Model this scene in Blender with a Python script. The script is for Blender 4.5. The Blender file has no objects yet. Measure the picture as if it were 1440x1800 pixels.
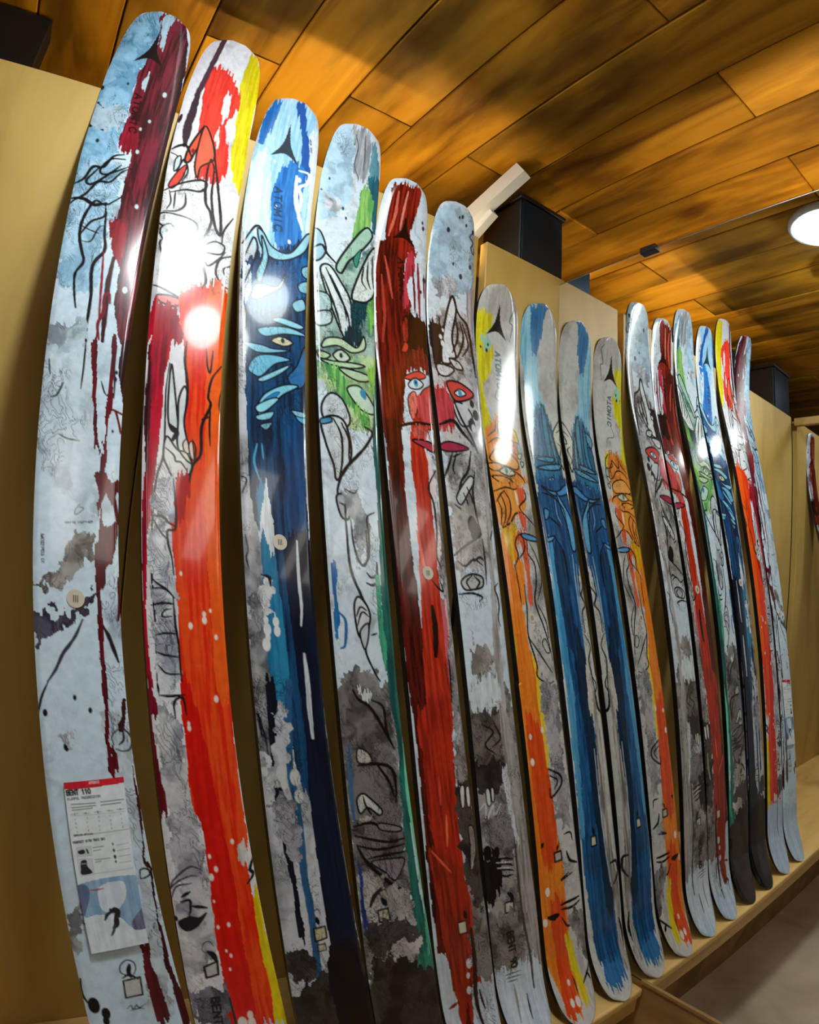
import bpy, bmesh, math
import numpy as np
from mathutils import Matrix, Vector

# ------------------------------------------------------------------ camera, light, exposure
S = 1.08                      # metres per plan unit (plan origin = camera, shelf at z = -0.808)
Z0 = 0.45 + 0.808 * S         # camera height above the floor
def W(x, y, z): return Vector((S * x, S * y, S * z + Z0))

sc = bpy.context.scene
C = sc.collection
cam_d = bpy.data.cameras.new('camera'); cam = bpy.data.objects.new('camera', cam_d); C.objects.link(cam)
yaw, pitch, roll = 0.59042, 0.08485, 0.08575
f = Vector((math.sin(yaw)*math.cos(pitch), math.cos(yaw)*math.cos(pitch), math.sin(pitch)))
rt = Vector((math.cos(yaw), -math.sin(yaw), 0)); up = rt.cross(f)
rt, up = math.cos(roll)*rt + math.sin(roll)*up, -math.sin(roll)*rt + math.cos(roll)*up
M = Matrix((rt, up, -f)).transposed().to_4x4(); M.translation = W(0, 0, 0)
cam.matrix_world = M
cam_d.type = 'PANO'           # ultra-wide phone lens with barrel distortion
cam_d.sensor_fit = 'HORIZONTAL'; cam_d.sensor_width = 36.0; cam_d.sensor_height = 45.0
cam_d.clip_start = 0.01; cam_d.lens = 22.0
cc = cam_d.cycles if hasattr(cam_d, 'cycles') and hasattr(cam_d.cycles, 'panorama_type') else cam_d
cc.panorama_type = 'FISHEYE_LENS_POLYNOMIAL'
cc.fisheye_fov = math.pi
mm = 36.0 / 1440.0
cc.fisheye_polynomial_k0 = 0.0
cc.fisheye_polynomial_k1 = -0.9582586e-3 / mm
cc.fisheye_polynomial_k2 = 0.0
cc.fisheye_polynomial_k3 = 0.06125616e-9 / mm**3
cc.fisheye_polynomial_k4 = 0.0
sc.camera = cam
sc.view_settings.view_transform = 'Standard'; sc.view_settings.look = 'None'
sc.view_settings.gamma = 1.0; sc.view_settings.use_curve_mapping = False
sc.view_settings.exposure = 0.36
world = bpy.data.worlds.new('world'); sc.world = world; world.use_nodes = True
world.node_tree.nodes['Background'].inputs[0].default_value = (0.85, 0.74, 0.58, 1)
world.node_tree.nodes['Background'].inputs[1].default_value = 0.09
sc.cycles.max_bounces = 10; sc.cycles.glossy_bounces = 6; sc.cycles.diffuse_bounces = 4
sc.cycles.sample_clamp_indirect = 6.0
LAMP = 120.0                   # strength of the lit lamp lenses

# ------------------------------------------------------------------ helpers
def lin(c):
    c = np.asarray(c, float)
    return np.where(c <= 0.04045, c / 12.92, ((c + 0.055) / 1.055) ** 2.4)
def hexc(h): return np.array([int(h[i:i+2], 16) for i in (0, 2, 4)], float) / 255.0
def link(o, parent=None):
    C.objects.link(o)
    if parent is not None: o.parent = parent
    return o
def tag(o, label, cat, group=None):
    o['label'] = label; o['category'] = cat
    if group: o['group'] = group
    return o
def empty(name, loc):
    o = bpy.data.objects.new(name, None); o.location = loc; o.empty_display_size = 0.05
    C.objects.link(o); bpy.context.view_layer.update(); return o
def mesh_obj(name, verts, faces, mat, parent=None, smooth=False):
    me = bpy.data.meshes.new(name); me.from_pydata([tuple(v) for v in verts], [], faces)
    me.materials.append(mat)
    if smooth: me.polygons.foreach_set('use_smooth', [True] * len(me.polygons))
    me.update()
    o = bpy.data.objects.new(name, me)
    link(o, parent)
    if parent is not None: o.matrix_parent_inverse = Matrix.Translation(-parent.location) if parent.type == 'EMPTY' else Matrix()
    return o
def bm_obj(name, bm, mat, parent=None, smooth=False):
    bmesh.ops.recalc_face_normals(bm, faces=bm.faces)
    me = bpy.data.meshes.new(name); bm.to_mesh(me); bm.free(); me.materials.append(mat)
    if smooth: me.polygons.foreach_set('use_smooth', [True] * len(me.polygons))
    o = bpy.data.objects.new(name, me); link(o, parent)
    if parent is not None: o.matrix_parent_inverse = Matrix.Translation(-parent.location) if parent.type == 'EMPTY' else Matrix()
    return o
def add_box(bm, lo, hi, bevel=0.0, seg=1):
    lo, hi = Vector(lo), Vector(hi)
    m = Matrix.Translation((lo + hi) / 2) @ Matrix.Diagonal((*(hi - lo), 1))
    r = bmesh.ops.create_cube(bm, size=1.0, matrix=m)
    if bevel > 0:
        es = list({e for v in r['verts'] for e in v.link_edges})
        bmesh.ops.bevel(bm, geom=es, offset=bevel, segments=seg, affect='EDGES', profile=0.5)
def box(name, lo, hi, mat, parent=None, bevel=0.0, seg=1):
    bm = bmesh.new(); add_box(bm, lo, hi, bevel, seg); return bm_obj(name, bm, mat, parent)
def struct(o): o['kind'] = 'structure'; return o

# ------------------------------------------------------------------ materials
def mat(name, color, rough=0.5, metal=0.0, coat=0.0, spec=0.5):
    m = bpy.data.materials.new(name); m.use_nodes = True
    b = m.node_tree.nodes['Principled BSDF']
    b.inputs['Base Color'].default_value = (*color, 1); b.inputs['Roughness'].default_value = rough
    b.inputs['Metallic'].default_value = metal; b.inputs['Coat Weight'].default_value = coat
    b.inputs['Specular IOR Level'].default_value = spec
    return m
def nd(m, t, **kw):
    n = m.node_tree.nodes.new(t)
    for k, val in kw.items(): setattr(n, k, val)
    return n
def wood(name, c_dark, c_mid, c_light, scale, rough, stain=0.0, bump=0.15, per_object=True):
    m = mat(name, c_mid, rough); nt = m.node_tree; L = nt.links
    b = nt.nodes['Principled BSDF']
    tc = nd(m, 'ShaderNodeTexCoord'); oi = nd(m, 'ShaderNodeObjectInfo')
    mp = nd(m, 'ShaderNodeMapping'); mp.inputs['Scale'].default_value = scale
    off = nd(m, 'ShaderNodeVectorMath', operation='MULTIPLY_ADD')
    L.new(oi.outputs['Random'], off.inputs[0]); off.inputs[1].default_value = (37, 53, 71) if per_object else (0, 0, 0)
    L.new(tc.outputs['Object'], off.inputs[2]); L.new(off.outputs[0], mp.inputs[0])
    n1 = nd(m, 'ShaderNodeTexNoise'); n1.inputs['Scale'].default_value = 2.2; n1.inputs['Detail'].default_value = 8; n1.inputs['Distortion'].default_value = 1.2
    L.new(mp.outputs[0], n1.inputs['Vector'])
    r1 = nd(m, 'ShaderNodeValToRGB'); e = r1.color_ramp.elements
    e[0].position = 0.30; e[0].color = (*c_dark, 1); e[1].position = 0.72; e[1].color = (*c_light, 1)
    k = e.new(0.5); k.color = (*c_mid, 1)
    L.new(n1.outputs[0], r1.inputs[0])
    # broad stains
    n2 = nd(m, 'ShaderNodeTexNoise'); n2.inputs['Scale'].default_value = 3.0; n2.inputs['Detail'].default_value = 4
    mp2 = nd(m, 'ShaderNodeMapping'); mp2.inputs['Scale'].default_value = tuple(0.35 * s + 0.5 for s in scale)
    L.new(off.outputs[0], mp2.inputs[0]); L.new(mp2.outputs[0], n2.inputs['Vector'])
    r2 = nd(m, 'ShaderNodeValToRGB'); r2.color_ramp.elements[0].position = 0.36; r2.color_ramp.elements[1].position = 0.56
    r2.color_ramp.elements[0].color = (1 - stain,) * 3 + (1,); r2.color_ramp.elements[1].color = (1, 1, 1, 1)
    L.new(n2.outputs[0], r2.inputs[0])
    mx = nd(m, 'ShaderNodeMix', data_type='RGBA', blend_type='MULTIPLY'); mx.inputs[0].default_value = 1
    L.new(r1.outputs[0], mx.inputs[6]); L.new(r2.outputs[0], mx.inputs[7])
    # tone per board
    hs = nd(m, 'ShaderNodeHueSaturation')
    mr = nd(m, 'ShaderNodeMapRange'); mr.inputs[3].default_value = 0.72; mr.inputs[4].default_value = 1.25
    L.new(oi.outputs['Random'], mr.inputs[0])
    if per_object: L.new(mr.outputs[0], hs.inputs['Value'])
    L.new(mx.outputs[2], hs.inputs['Color']); L.new(hs.outputs[0], b.inputs['Base Color'])
    bp = nd(m, 'ShaderNodeBump'); bp.inputs['Strength'].default_value = bump; bp.inputs['Distance'].default_value = 0.004
    L.new(n1.outputs[0], bp.inputs['Height']); L.new(bp.outputs[0], b.inputs['Normal'])
    return m
def art_mat(name, rough=0.16):
    m = mat(name, (0.8, 0.8, 0.8), rough, coat=0.6); nt = m.node_tree
    m.node_tree.nodes['Principled BSDF'].inputs['Coat Roughness'].default_value = 0.05
    a = nd(m, 'ShaderNodeAttribute', attribute_name='print')
    n = nd(m, 'ShaderNodeTexNoise'); n.inputs['Scale'].default_value = 90; n.inputs['Detail'].default_value = 5
    tc = nd(m, 'ShaderNodeTexCoord'); nt.links.new(tc.outputs['Object'], n.inputs['Vector'])
    mr = nd(m, 'ShaderNodeMapRange'); mr.inputs[1].default_value = 0.3; mr.inputs[2].default_value = 0.7
    mr.inputs[3].default_value = 0.90; mr.inputs[4].default_value = 1.06
    nt.links.new(n.outputs[0], mr.inputs[0])
    mx = nd(m, 'ShaderNodeMix', data_type='RGBA', blend_type='MULTIPLY'); mx.inputs[0].default_value = 1
    nt.links.new(a.outputs['Color'], mx.inputs[6]); nt.links.new(mr.outputs[0], mx.inputs[7])
    nt.links.new(mx.outputs[2], nt.nodes['Principled BSDF'].inputs['Base Color'])
    return m
def emit(name, color, strength):
    m = bpy.data.materials.new(name); m.use_nodes = True; nt = m.node_tree
    b = nt.nodes['Principled BSDF']
    b.inputs['Base Color'].default_value = (0.9, 0.9, 0.9, 1)
    b.inputs['Emission Color'].default_value = (*color, 1); b.inputs['Emission Strength'].default_value = strength
    return m
M_PLANK = wood('ceiling_wood', (0.24, 0.085, 0.003), (0.60, 0.27, 0.012), (0.74, 0.37, 0.028), (5.5, 0.7, 5.5), 0.55, stain=0.62, bump=0.3)
M_PLANK.node_tree.nodes['Principled BSDF'].inputs['Specular IOR Level'].default_value = 0.2
M_PLY = wood('plywood', (0.52, 0.32, 0.07), (0.61, 0.40, 0.10), (0.67, 0.46, 0.14), (3.0, 3.0, 0.7), 0.55, stain=0.07, bump=0.03, per_object=False)
M_SHELF = wood('shelf_wood', (0.56, 0.33, 0.10), (0.72, 0.46, 0.15), (0.80, 0.55, 0.21), (0.8, 6, 6), 0.45, stain=0.1, bump=0.04)
M_BASEWOOD = wood('base_wood', (0.22, 0.11, 0.03), (0.32, 0.17, 0.05), (0.42, 0.24, 0.08), (4, 0.8, 4), 0.5, stain=0.2, bump=0.05)
M_FLOOR = wood('floor_finish', (0.46, 0.36, 0.24), (0.66, 0.54, 0.40), (0.78, 0.66, 0.52), (1.2, 1.2, 1.2), 0.30, stain=0.25, bump=0.03, per_object=False)
M_DARK = mat('dark_recess', (0.012, 0.009, 0.006), 0.9)
M_BLACK = mat('black_lacquer', (0.010, 0.009, 0.008), 0.45)
M_BLUEGLOSS = mat('dark_glossy_front', (0.010, 0.035, 0.065), 0.28, metal=0.6)  # blue tint stands in for cool light reflected off the black front
M_WHITE = mat('white_paint', (0.72, 0.74, 0.72), 0.5)
M_MIRROR = mat('mirror_silver', (0.90, 0.91, 0.90), 0.0, metal=1.0)
M_METAL = mat('brushed_metal', (0.55, 0.54, 0.5), 0.3, metal=1.0)
M_SIDE = mat('black_sidewall', (0.012, 0.012, 0.014), 0.35)
M_STEEL = mat('steel_edge', (0.5, 0.5, 0.5), 0.3, metal=1.0)
M_ART = art_mat('printed_topsheet'); M_CARD = art_mat('printed_card', 0.55)
M_CARD.node_tree.nodes['Principled BSDF'].inputs['Coat Weight'].default_value = 0.0
M_STICK = mat('sticker_paper', (0.62, 0.55, 0.42), 0.5); M_INK = mat('sticker_ink', (0.12, 0.09, 0.07), 0.5)
M_LENS = emit('lamp_lens', (0.90, 0.98, 1.0), LAMP)
M_LENS_SOFT = emit('dim_lamp_lens', (0.92, 1.0, 0.98), 10.0)
M_FILL = emit('fill_light_emitter', (1.0, 0.93, 0.82), 2.2)  # for the unseen fill lights added behind the viewer
M_COVE_FILL = emit('cove_fill_strip', (1.0, 0.78, 0.46), 30.0)
M_LENS_LOW = emit('low_lamp_lens', (0.90, 0.98, 1.0), 14.0)
M_GLOBE = emit('lit_globe', (1.0, 0.82, 0.58), 60.0)
M_LENS_MID = emit('mid_lamp_lens', (0.90, 0.98, 1.0), 30.0)
M_WALLP = mat('far_wall_paint', (0.30, 0.24, 0.16), 0.8)

# ------------------------------------------------------------------ the setting
YP, ZP, ZC, XM = 0.92, 0.72, 0.97, 1.0        # panel front, panel top, ceiling, mirror plane (plan units)
ZF = -Z0 / S                                   # floor in plan units
struct(box('floor', W(-4.2, -3.2, ZF) - Vector((0, 0, .05)), W(3.2, 1.7, ZF), M_FLOOR))
ceil = struct(box('ceiling', W(-4.2, -3.2, ZC) + Vector((0, 0, .03)), W(3.2, 1.7, ZC) + Vector((0, 0, .06)), M_DARK))
rng = np.random.default_rng(5)
pw = 0.1635
k0 = -26
for k in range(k0, 20):
    x0 = -0.085 + pw * k; x1 = x0 + pw
    if x1 < -4.2 or x0 > 3.2: continue
    if -0.1 < x0 < 1.3: first = [0.975 if k % 2 == 1 else 0.40]
    else: first = [0.2 + 0.8 * rng.random()]
    cuts = [1.7]; y = first[0]
    cuts += [y]
    while y > -3.2:
        y -= 0.95 + 0.75 * rng.random(); cuts.append(max(y, -3.2))
    for a, b_ in zip(cuts[1:], cuts[:-1]):
        dz = 0.004 * rng.random()
        g = 0.0018
        box('plank', W(x0 + g, a + g * .7, ZC) + Vector((0, 0, dz)), W(x1 - g, b_ - g * .7, ZC) + Vector((0, 0, .031)), M_PLANK, ceil, bevel=0.0025)
struct(box('wall_rear', W(-4.2, 1.62, ZF), W(3.2, 1.70, ZC), M_WALLP))
struct(box('wall_far', W(-4.2, -3.2, ZF), W(3.2, -3.12, ZC), M_WALLP))
wall = struct(box('wall_back', W(-0.50, YP + .022, ZF), W(1.02, YP + .15, ZP - .085), M_DARK))
for a, b_ in ((-0.50, 0.118), (0.120, 0.738), (0.762, XM + .02)):
    box('panel', W(a, YP, ZF), W(b_, YP + .024, ZP), M_PLY, wall, bevel=0.002)
wall2 = struct(box('wall_left_bay', W(-2.2, YP + .022, ZF), W(-0.57, YP + .15, ZP - .01), M_DARK))
for a, b_ in ((-1.2, -0.57), (-2.2, -1.21)):
    box('panel', W(a, YP, ZF), W(b_, YP + .024, ZP), M_PLY, wall2, bevel=0.002)
box('panel', W(-0.57, YP + .06, ZF), W(-0.50, YP + .08, ZP), M_PLY, wall2)
# shelf the skis stand on
sh = empty('display_shelf', W(0, .53, -.80)); tag(sh, 'pale wooden ledge that the row of skis stands on', 'shelf')
SHZ = -0.808
box('shelf_top', W(-2.2, .528, SHZ) - Vector((0, 0, .022)), W(XM, YP, SHZ), M_SHELF, sh, bevel=0.006, seg=3)
box('fascia', W(-2.2, .536, SHZ) - Vector((0, 0, .068)), W(XM, .556, SHZ) - Vector((0, 0, .0215)), M_SHELF, sh, bevel=0.002)
box('riser', W(-2.2, .70, ZF), W(XM, .72, SHZ) - Vector((0, 0, .021)), M_BASEWOOD, sh)
# mirror on the side wall, with the wood below it
struct(box('wall_right', W(XM + .012, -1.6, ZF), W(XM + .06, YP + .13, 0.695), M_BASEWOOD))
struct(box('trim_1', W(XM + .0005, -1.6, ZF), W(XM + .012, .70, -0.797), M_BASEWOOD))
mr = empty('mirror', W(XM, .3, -.79)); tag(mr, 'tall frameless wall mirror at the end of the ski row', 'mirror')
box('mirror_glass', W(XM, -1.5, -0.792), W(XM + .011, YP - .0005, 0.700), M_MIRROR, mr)
box('glass_edge', W(XM - .0012, -1.5, 0.700), W(XM + .011, YP - .0005, 0.7012), M_METAL, mr)
box('bottom_channel', W(XM - .004, -1.5, -0.798), W(XM + .011, .535, -0.791), M_BASEWOOD, mr)
bpt = (0.655, 0.70)
box('mirror_clip', W(XM - .010, bpt[0] - .02, 0.692), W(XM + .004, bpt[0] + .02, 0.708), M_BLACK, mr, bevel=0.002)

struct(box('trim_2', W(-.56, .42, .690), W(-.53, YP, .722), M_SHELF, bevel=0.002))

# ------------------------------------------------------------------ black boxes and white board above the panel
def black_box(x0, x1, label):
    e = empty('black_box', W((x0 + x1) / 2, YP + .08, ZP)); tag(e, label, 'box', 'black boxes on top of the plywood wall')
    box('body', W(x0, YP + .012, ZP), W(x1, YP + .15, 0.895), M_BLACK, e, bevel=0.002)
    box('lid', W(x0 - .008, YP + .002, 0.895), W(x1 + .008, YP + .158, 0.908), M_BLACK, e, bevel=0.002)
    box('front_panel', W(x0 + .004, YP + .006, ZP + .004), W(x1 - .004, YP + .0125, 0.892), M_BLUEGLOSS, e)
    return e
black_box(0.872, 1.018, 'black box over the plywood panel next to the mirror')
bb = black_box(-0.50, -0.335, 'black box over the plywood panel at the maroon ski end')
box('rear_housing', W(-0.50, YP + .15, ZP), W(-0.215, YP + .22, ZC - .004), M_BLACK, bb, bevel=.002)
wb = empty('white_board', W(.80, 1.02, .86)); tag(wb, 'white painted board slanting from the ceiling beside the black box', 'board')
def slat(name, a, b_, w, t, m, parent):
    a, b_ = Vector(a), Vector(b_); d = (b_ - a).normalized(); n = d.cross(Vector((1, 0, 0))).normalized(); s = d.cross(n)
    vs = [p + n * i * w / 2 + s * j * t / 2 for p in (a, b_) for i, j in ((-1, -1), (1, -1), (1, 1), (-1, 1))]
    return mesh_obj(name, vs, [(0, 3, 2, 1), (4, 5, 6, 7), (0, 1, 5, 4), (1, 2, 6, 5), (2, 3, 7, 6), (3, 0, 4, 7)], m, parent)
slat('upper_board', W(.775, 1.10, .80), W(.842, .893, .946), .052, .030, M_WHITE, wb)
slat('lower_board', W(.80, 1.12, .76), W(.822, .98, .86), .05, .022, M_WHITE, wb)

# ------------------------------------------------------------------ lamps
def downlight(x, y, label, r=0.10, lens=None, z=ZC, dome=.45):
    e = empty('ceiling_lamp', W(x, y, z)); tag(e, label, 'lamp', 'round ceiling lamps')
    bm = bmesh.new()
    segs = 40
    prof = [(1.0, .012), (1.12, .004), (1.16, -.010), (1.10, -.020), (1.0, -.016)]
    rings = [[bm.verts.new(W(x, y, z) + Vector((math.cos(2*math.pi*i/segs)*r*S*q, math.sin(2*math.pi*i/segs)*r*S*q, h))) for i in range(segs)] for q, h in prof]
    for A, B in zip(rings[:-1], rings[1:]):
        for i in range(segs): bm.faces.new((A[i], A[(i+1) % segs], B[(i+1) % segs], B[i]))
    bm_obj('trim_ring', bm, M_WHITE, e, True)
    bm = bmesh.new()
    bmesh.ops.create_uvsphere(bm, u_segments=40, v_segments=20, radius=1.0, matrix=Matrix.Translation(W(x, y, z) + Vector((0, 0, -.012))) @ Matrix.Diagonal((r*S, r*S, r*S*dome, 1)))
    bm_obj('lens', bm, lens or M_LENS, e, True)
downlight(0.470, 0.425, 'round white lamp in the plank ceiling that the mirror shows', 0.088, M_LENS_SOFT, dome=.42)
downlight(0.200, 0.440, 'small round lamp in the plank ceiling above the orange-red ski', 0.070, M_LENS)
downlight(0.365, 0.225, 'round white lamp in the plank ceiling in front of the white marbled ski', 0.085, M_LENS_LOW)
downlight(-0.82, 0.480, 'round white lamp in the plank ceiling beyond the maroon ski', 0.080, M_LENS_MID)
# unseen fill lights, added behind the viewer to brighten shelf and floor
for x0, where in ((.66, 'nearest the mirror'), (.28, 'between two others'), (-.10, 'farthest from the mirror')):
    pl = empty('linear_fill_light', W(x0 + .11, -.85, ZC)); tag(pl, 'long white fill light added under the plank ceiling, ' + where, 'light', 'added fill lights behind the viewer')
    box('housing', W(x0, -1.34, ZC) - Vector((0, 0, .030)), W(x0 + .22, -.36, ZC) + Vector((0, 0, .001)), M_WHITE, pl, bevel=.004)
    box('diffuser', W(x0 + .012, -1.32, ZC) - Vector((0, 0, .040)), W(x0 + .208, -.38, ZC) - Vector((0, 0, .0295)), M_FILL, pl, bevel=.004)
    for y0 in (-1.345, -.36):
        box('end_cap', W(x0 + .006, y0, ZC) - Vector((0, 0, .038)), W(x0 + .214, y0 + .006, ZC), M_METAL, pl)
# unseen strip, added behind the plywood wall's upper edge to brighten the ceiling
cv_ = empty('cove_fill_light', W(.44, YP + .06, ZP - .085)); tag(cv_, 'unseen warm strip light added on top of the plywood wall', 'light')
box('channel', W(.02, YP + .046, ZP - .085), W(.735, YP + .076, ZP - .062), M_METAL, cv_)
box('strip', W(.03, YP + .050, ZP - .062), W(.730, YP + .072, ZP - .058), M_COVE_FILL, cv_)
# unseen glowing globe on a stand, added behind the mirror to brighten the ceiling
fl = empty('fill_globe', W(1.24, .28, ZF)); tag(fl, 'unseen globe light on a stand, added behind the mirror', 'lamp')
def lathe(name, c, prof, m, parent, segs=28):
    bm = bmesh.new(); R = [[bm.verts.new(Vector(c) + Vector((r*math.cos(2*math.pi*i/segs), r*math.sin(2*math.pi*i/segs), h))) for i in range(segs)] for r, h in prof]
    for A, B in zip(R[:-1], R[1:]):
        for i in range(segs): bm.faces.new((A[i], A[(i+1) % segs], B[(i+1) % segs], B[i]))
    return bm_obj(name, bm, m, parent, True)
hz = S * (.22 - ZF)
lathe('base', W(1.24, .28, ZF), [(.001, 0), (.13, 0), (.13, .015), (.02, .025)], M_BLACK, fl)
lathe('pole', W(1.24, .28, ZF), [(.012, .02), (.012, hz - .07)], M_BLACK, fl)
lathe('globe', W(1.24, .28, ZF), [(.09 * math.sin(a), hz - .09 * math.cos(a)) for a in np.linspace(.05, math.pi - .001, 16)], M_GLOBE, fl)

# ------------------------------------------------------------------ skis: shape
def make_prof(ztip, ytip, ymax=.915, zline=-.72, yline=.592, L=.36, tail=.04, ztail=-.806):
    zr = ztip - L
    def ev(m):
        a = yline + m * (ztip - zline) - ytip
        z = np.linspace(zr, ztip, 200)
        return a, (yline + m * (z - zline) - a * ((z - zr) / L) ** 2).max()
    lo, hi = .1, .5
    for _ in range(60):
        mid = (lo + hi) / 2
        if ev(mid)[1] > ymax: hi = mid
        else: lo = mid
    m = lo; a = ev(m)[0]; zt = ztail + .13
    def y(z):
        z = np.asarray(z, float)
        return yline + m * (z - zline) - a * np.clip((z - zr) / L, 0, None) ** 2 - tail * np.clip((zt - z) / .13, 0, None) ** 2
    return y
ZTAIL = -0.806
def smooth_interp(x, xs, ys):
    # monotone cubic through the control points
    xs, ys = np.asarray(xs, float), np.asarray(ys, float)
    h = np.diff(xs); d = np.diff(ys) / h; m = np.zeros_like(ys)
    m[0], m[-1] = d[0], d[-1]
    for i in range(1, len(xs) - 1):
        m[i] = 0 if d[i-1] * d[i] <= 0 else 2 * d[i-1] * d[i] / (d[i-1] + d[i])
    i = np.clip(np.searchsorted(xs, x) - 1, 0, len(xs) - 2); t = np.clip((x - xs[i]) / h[i], 0, 1)
    return (2*t**3-3*t**2+1)*ys[i] + (t**3-2*t**2+t)*h[i]*m[i] + (-2*t**3+3*t**2)*ys[i+1] + (t**3-t**2)*h[i]*m[i+1]
class Ski:
    def __init__(s, n, ztip, poly, kind, ytip=.905):
        s.n, s.zt, s.poly, s.kind = n, ztip, poly, kind
        s.prof = make_prof(ztip, ytip)
    def c(s, z): return np.polyval(s.poly, z)
    def w(s, z):                                  # full width in metres
        d = s.zt - np.asarray(z, float)
        if s.kind == 'blunt':
            k = 1.0 if s.n < 3 else .965 if s.n < 5 else .93
            a = smooth_interp(d, [0, .002, .006, .012, .022, .05, .1, .16, .3, .4, .5, .7, .9, 1.1, 2], [.050, .066, .082, .096, .108, .124, .136, .142, .141, .134, .127, .117, .112, .111, .111])
        else:
            k = 1.0
            a = smooth_interp(d, [0, .002, .006, .015, .03, .06, .1, .2, .35, .5, .65, .82, 2], [.012, .038, .060, .086, .108, .126, .132, .130, .120, .110, .104, .107, .111])
        z = np.asarray(z, float)
        b = smooth_interp(z, [-.807, -.8045, -.799, -.79, -.765, -.72, -.66, -.6, -.5, -.3, -.2, -.1], [.012, .040, .066, .086, .108, .120, .125, .126, .121, .113, .111, .111])
        return np.where(z < -.2, b * (1.0 if s.kind == 'blunt' else np.interp(z, [-.5, -.2], [.93, 1.0])), a) * k
    def surf(s, u, z, lift=0.0):
        """world position(s) on the top sheet: u metres across from the centre line, z plan height"""
        u, z = np.asarray(u, float), np.asarray(z, float)
        h = s.w(z) / 2; q = np.abs(u) / np.maximum(h, 1e-6)
        tipz = np.clip(1 - (s.zt - z) / .22, 0, 1); tz = np.clip(1 - (z - ZTAIL) / .12, 0, 1)
        fac = np.maximum(tipz, tz * .6)
        e0 = .88 - .33 * fac
        t = np.clip((q - e0) / (1 - e0), 0, 1); drop = (.0022 + .005 * fac) * t ** 1.5
        dome = .0012 * np.clip(q, 0, 1) ** 2
        x = S * s.c(z) + u; y = S * s.prof(z) + drop + dome - lift
        return np.stack([x, y, S * z + Z0 + 0 * u], -1)
    def thick(s, z):
        d = s.zt - z
        return np.interp(d, [0, .1, .4, .8, 1.2, 1.5, 2], [.005, .006, .010, .014, .013, .009, .006])

# ------------------------------------------------------------------ skis: printed artwork, drawn on a fine grid of the top sheet
def vnoise(U, V, seed):
    r = np.random.default_rng(seed).random((64, 64))
    i, j = np.floor(U).astype(int), np.floor(V).astype(int); a, b = U - i, V - j
    a, b = a*a*(3-2*a), b*b*(3-2*b); i, j = i % 64, j % 64; i1, j1 = (i+1) % 64, (j+1) % 64
    return (r[i, j]*(1-a)+r[i1, j]*a)*(1-b) + (r[i, j1]*(1-a)+r[i1, j1]*a)*b
def fbm(U, V, seed, octv=4):
    t, s, n = 0, .5, 0
    for k in range(octv):
        t = t + s * vnoise(U * 2**k + 7.3*k, V * 2**k + 3.1*k, seed + k); n += s; s *= .5
    return t / n
def spline(P, closed=False, step=2.0):
    P = np.asarray(P, float)
    if len(P) < 3: return P
    Q = np.vstack([P[-1], P, P[:2]]) if closed else np.vstack([2*P[0]-P[1], P, 2*P[-1]-P[-2]])
    out = []
    for i in range(1, len(Q) - 2):
        a, b, c, d = Q[i-1:i+3]; n = max(2, int(np.hypot(*(c - b)) / step) + 1)
        t = np.linspace(0, 1, n, endpoint=False)[:, None]
        out.append(.5*(2*b + (c-a)*t + (2*a-5*b+4*c-d)*t**2 + (3*b-a-3*c+d)*t**3))
    if not closed: out.append(P[-1:])
    return np.vstack(out)
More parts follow.
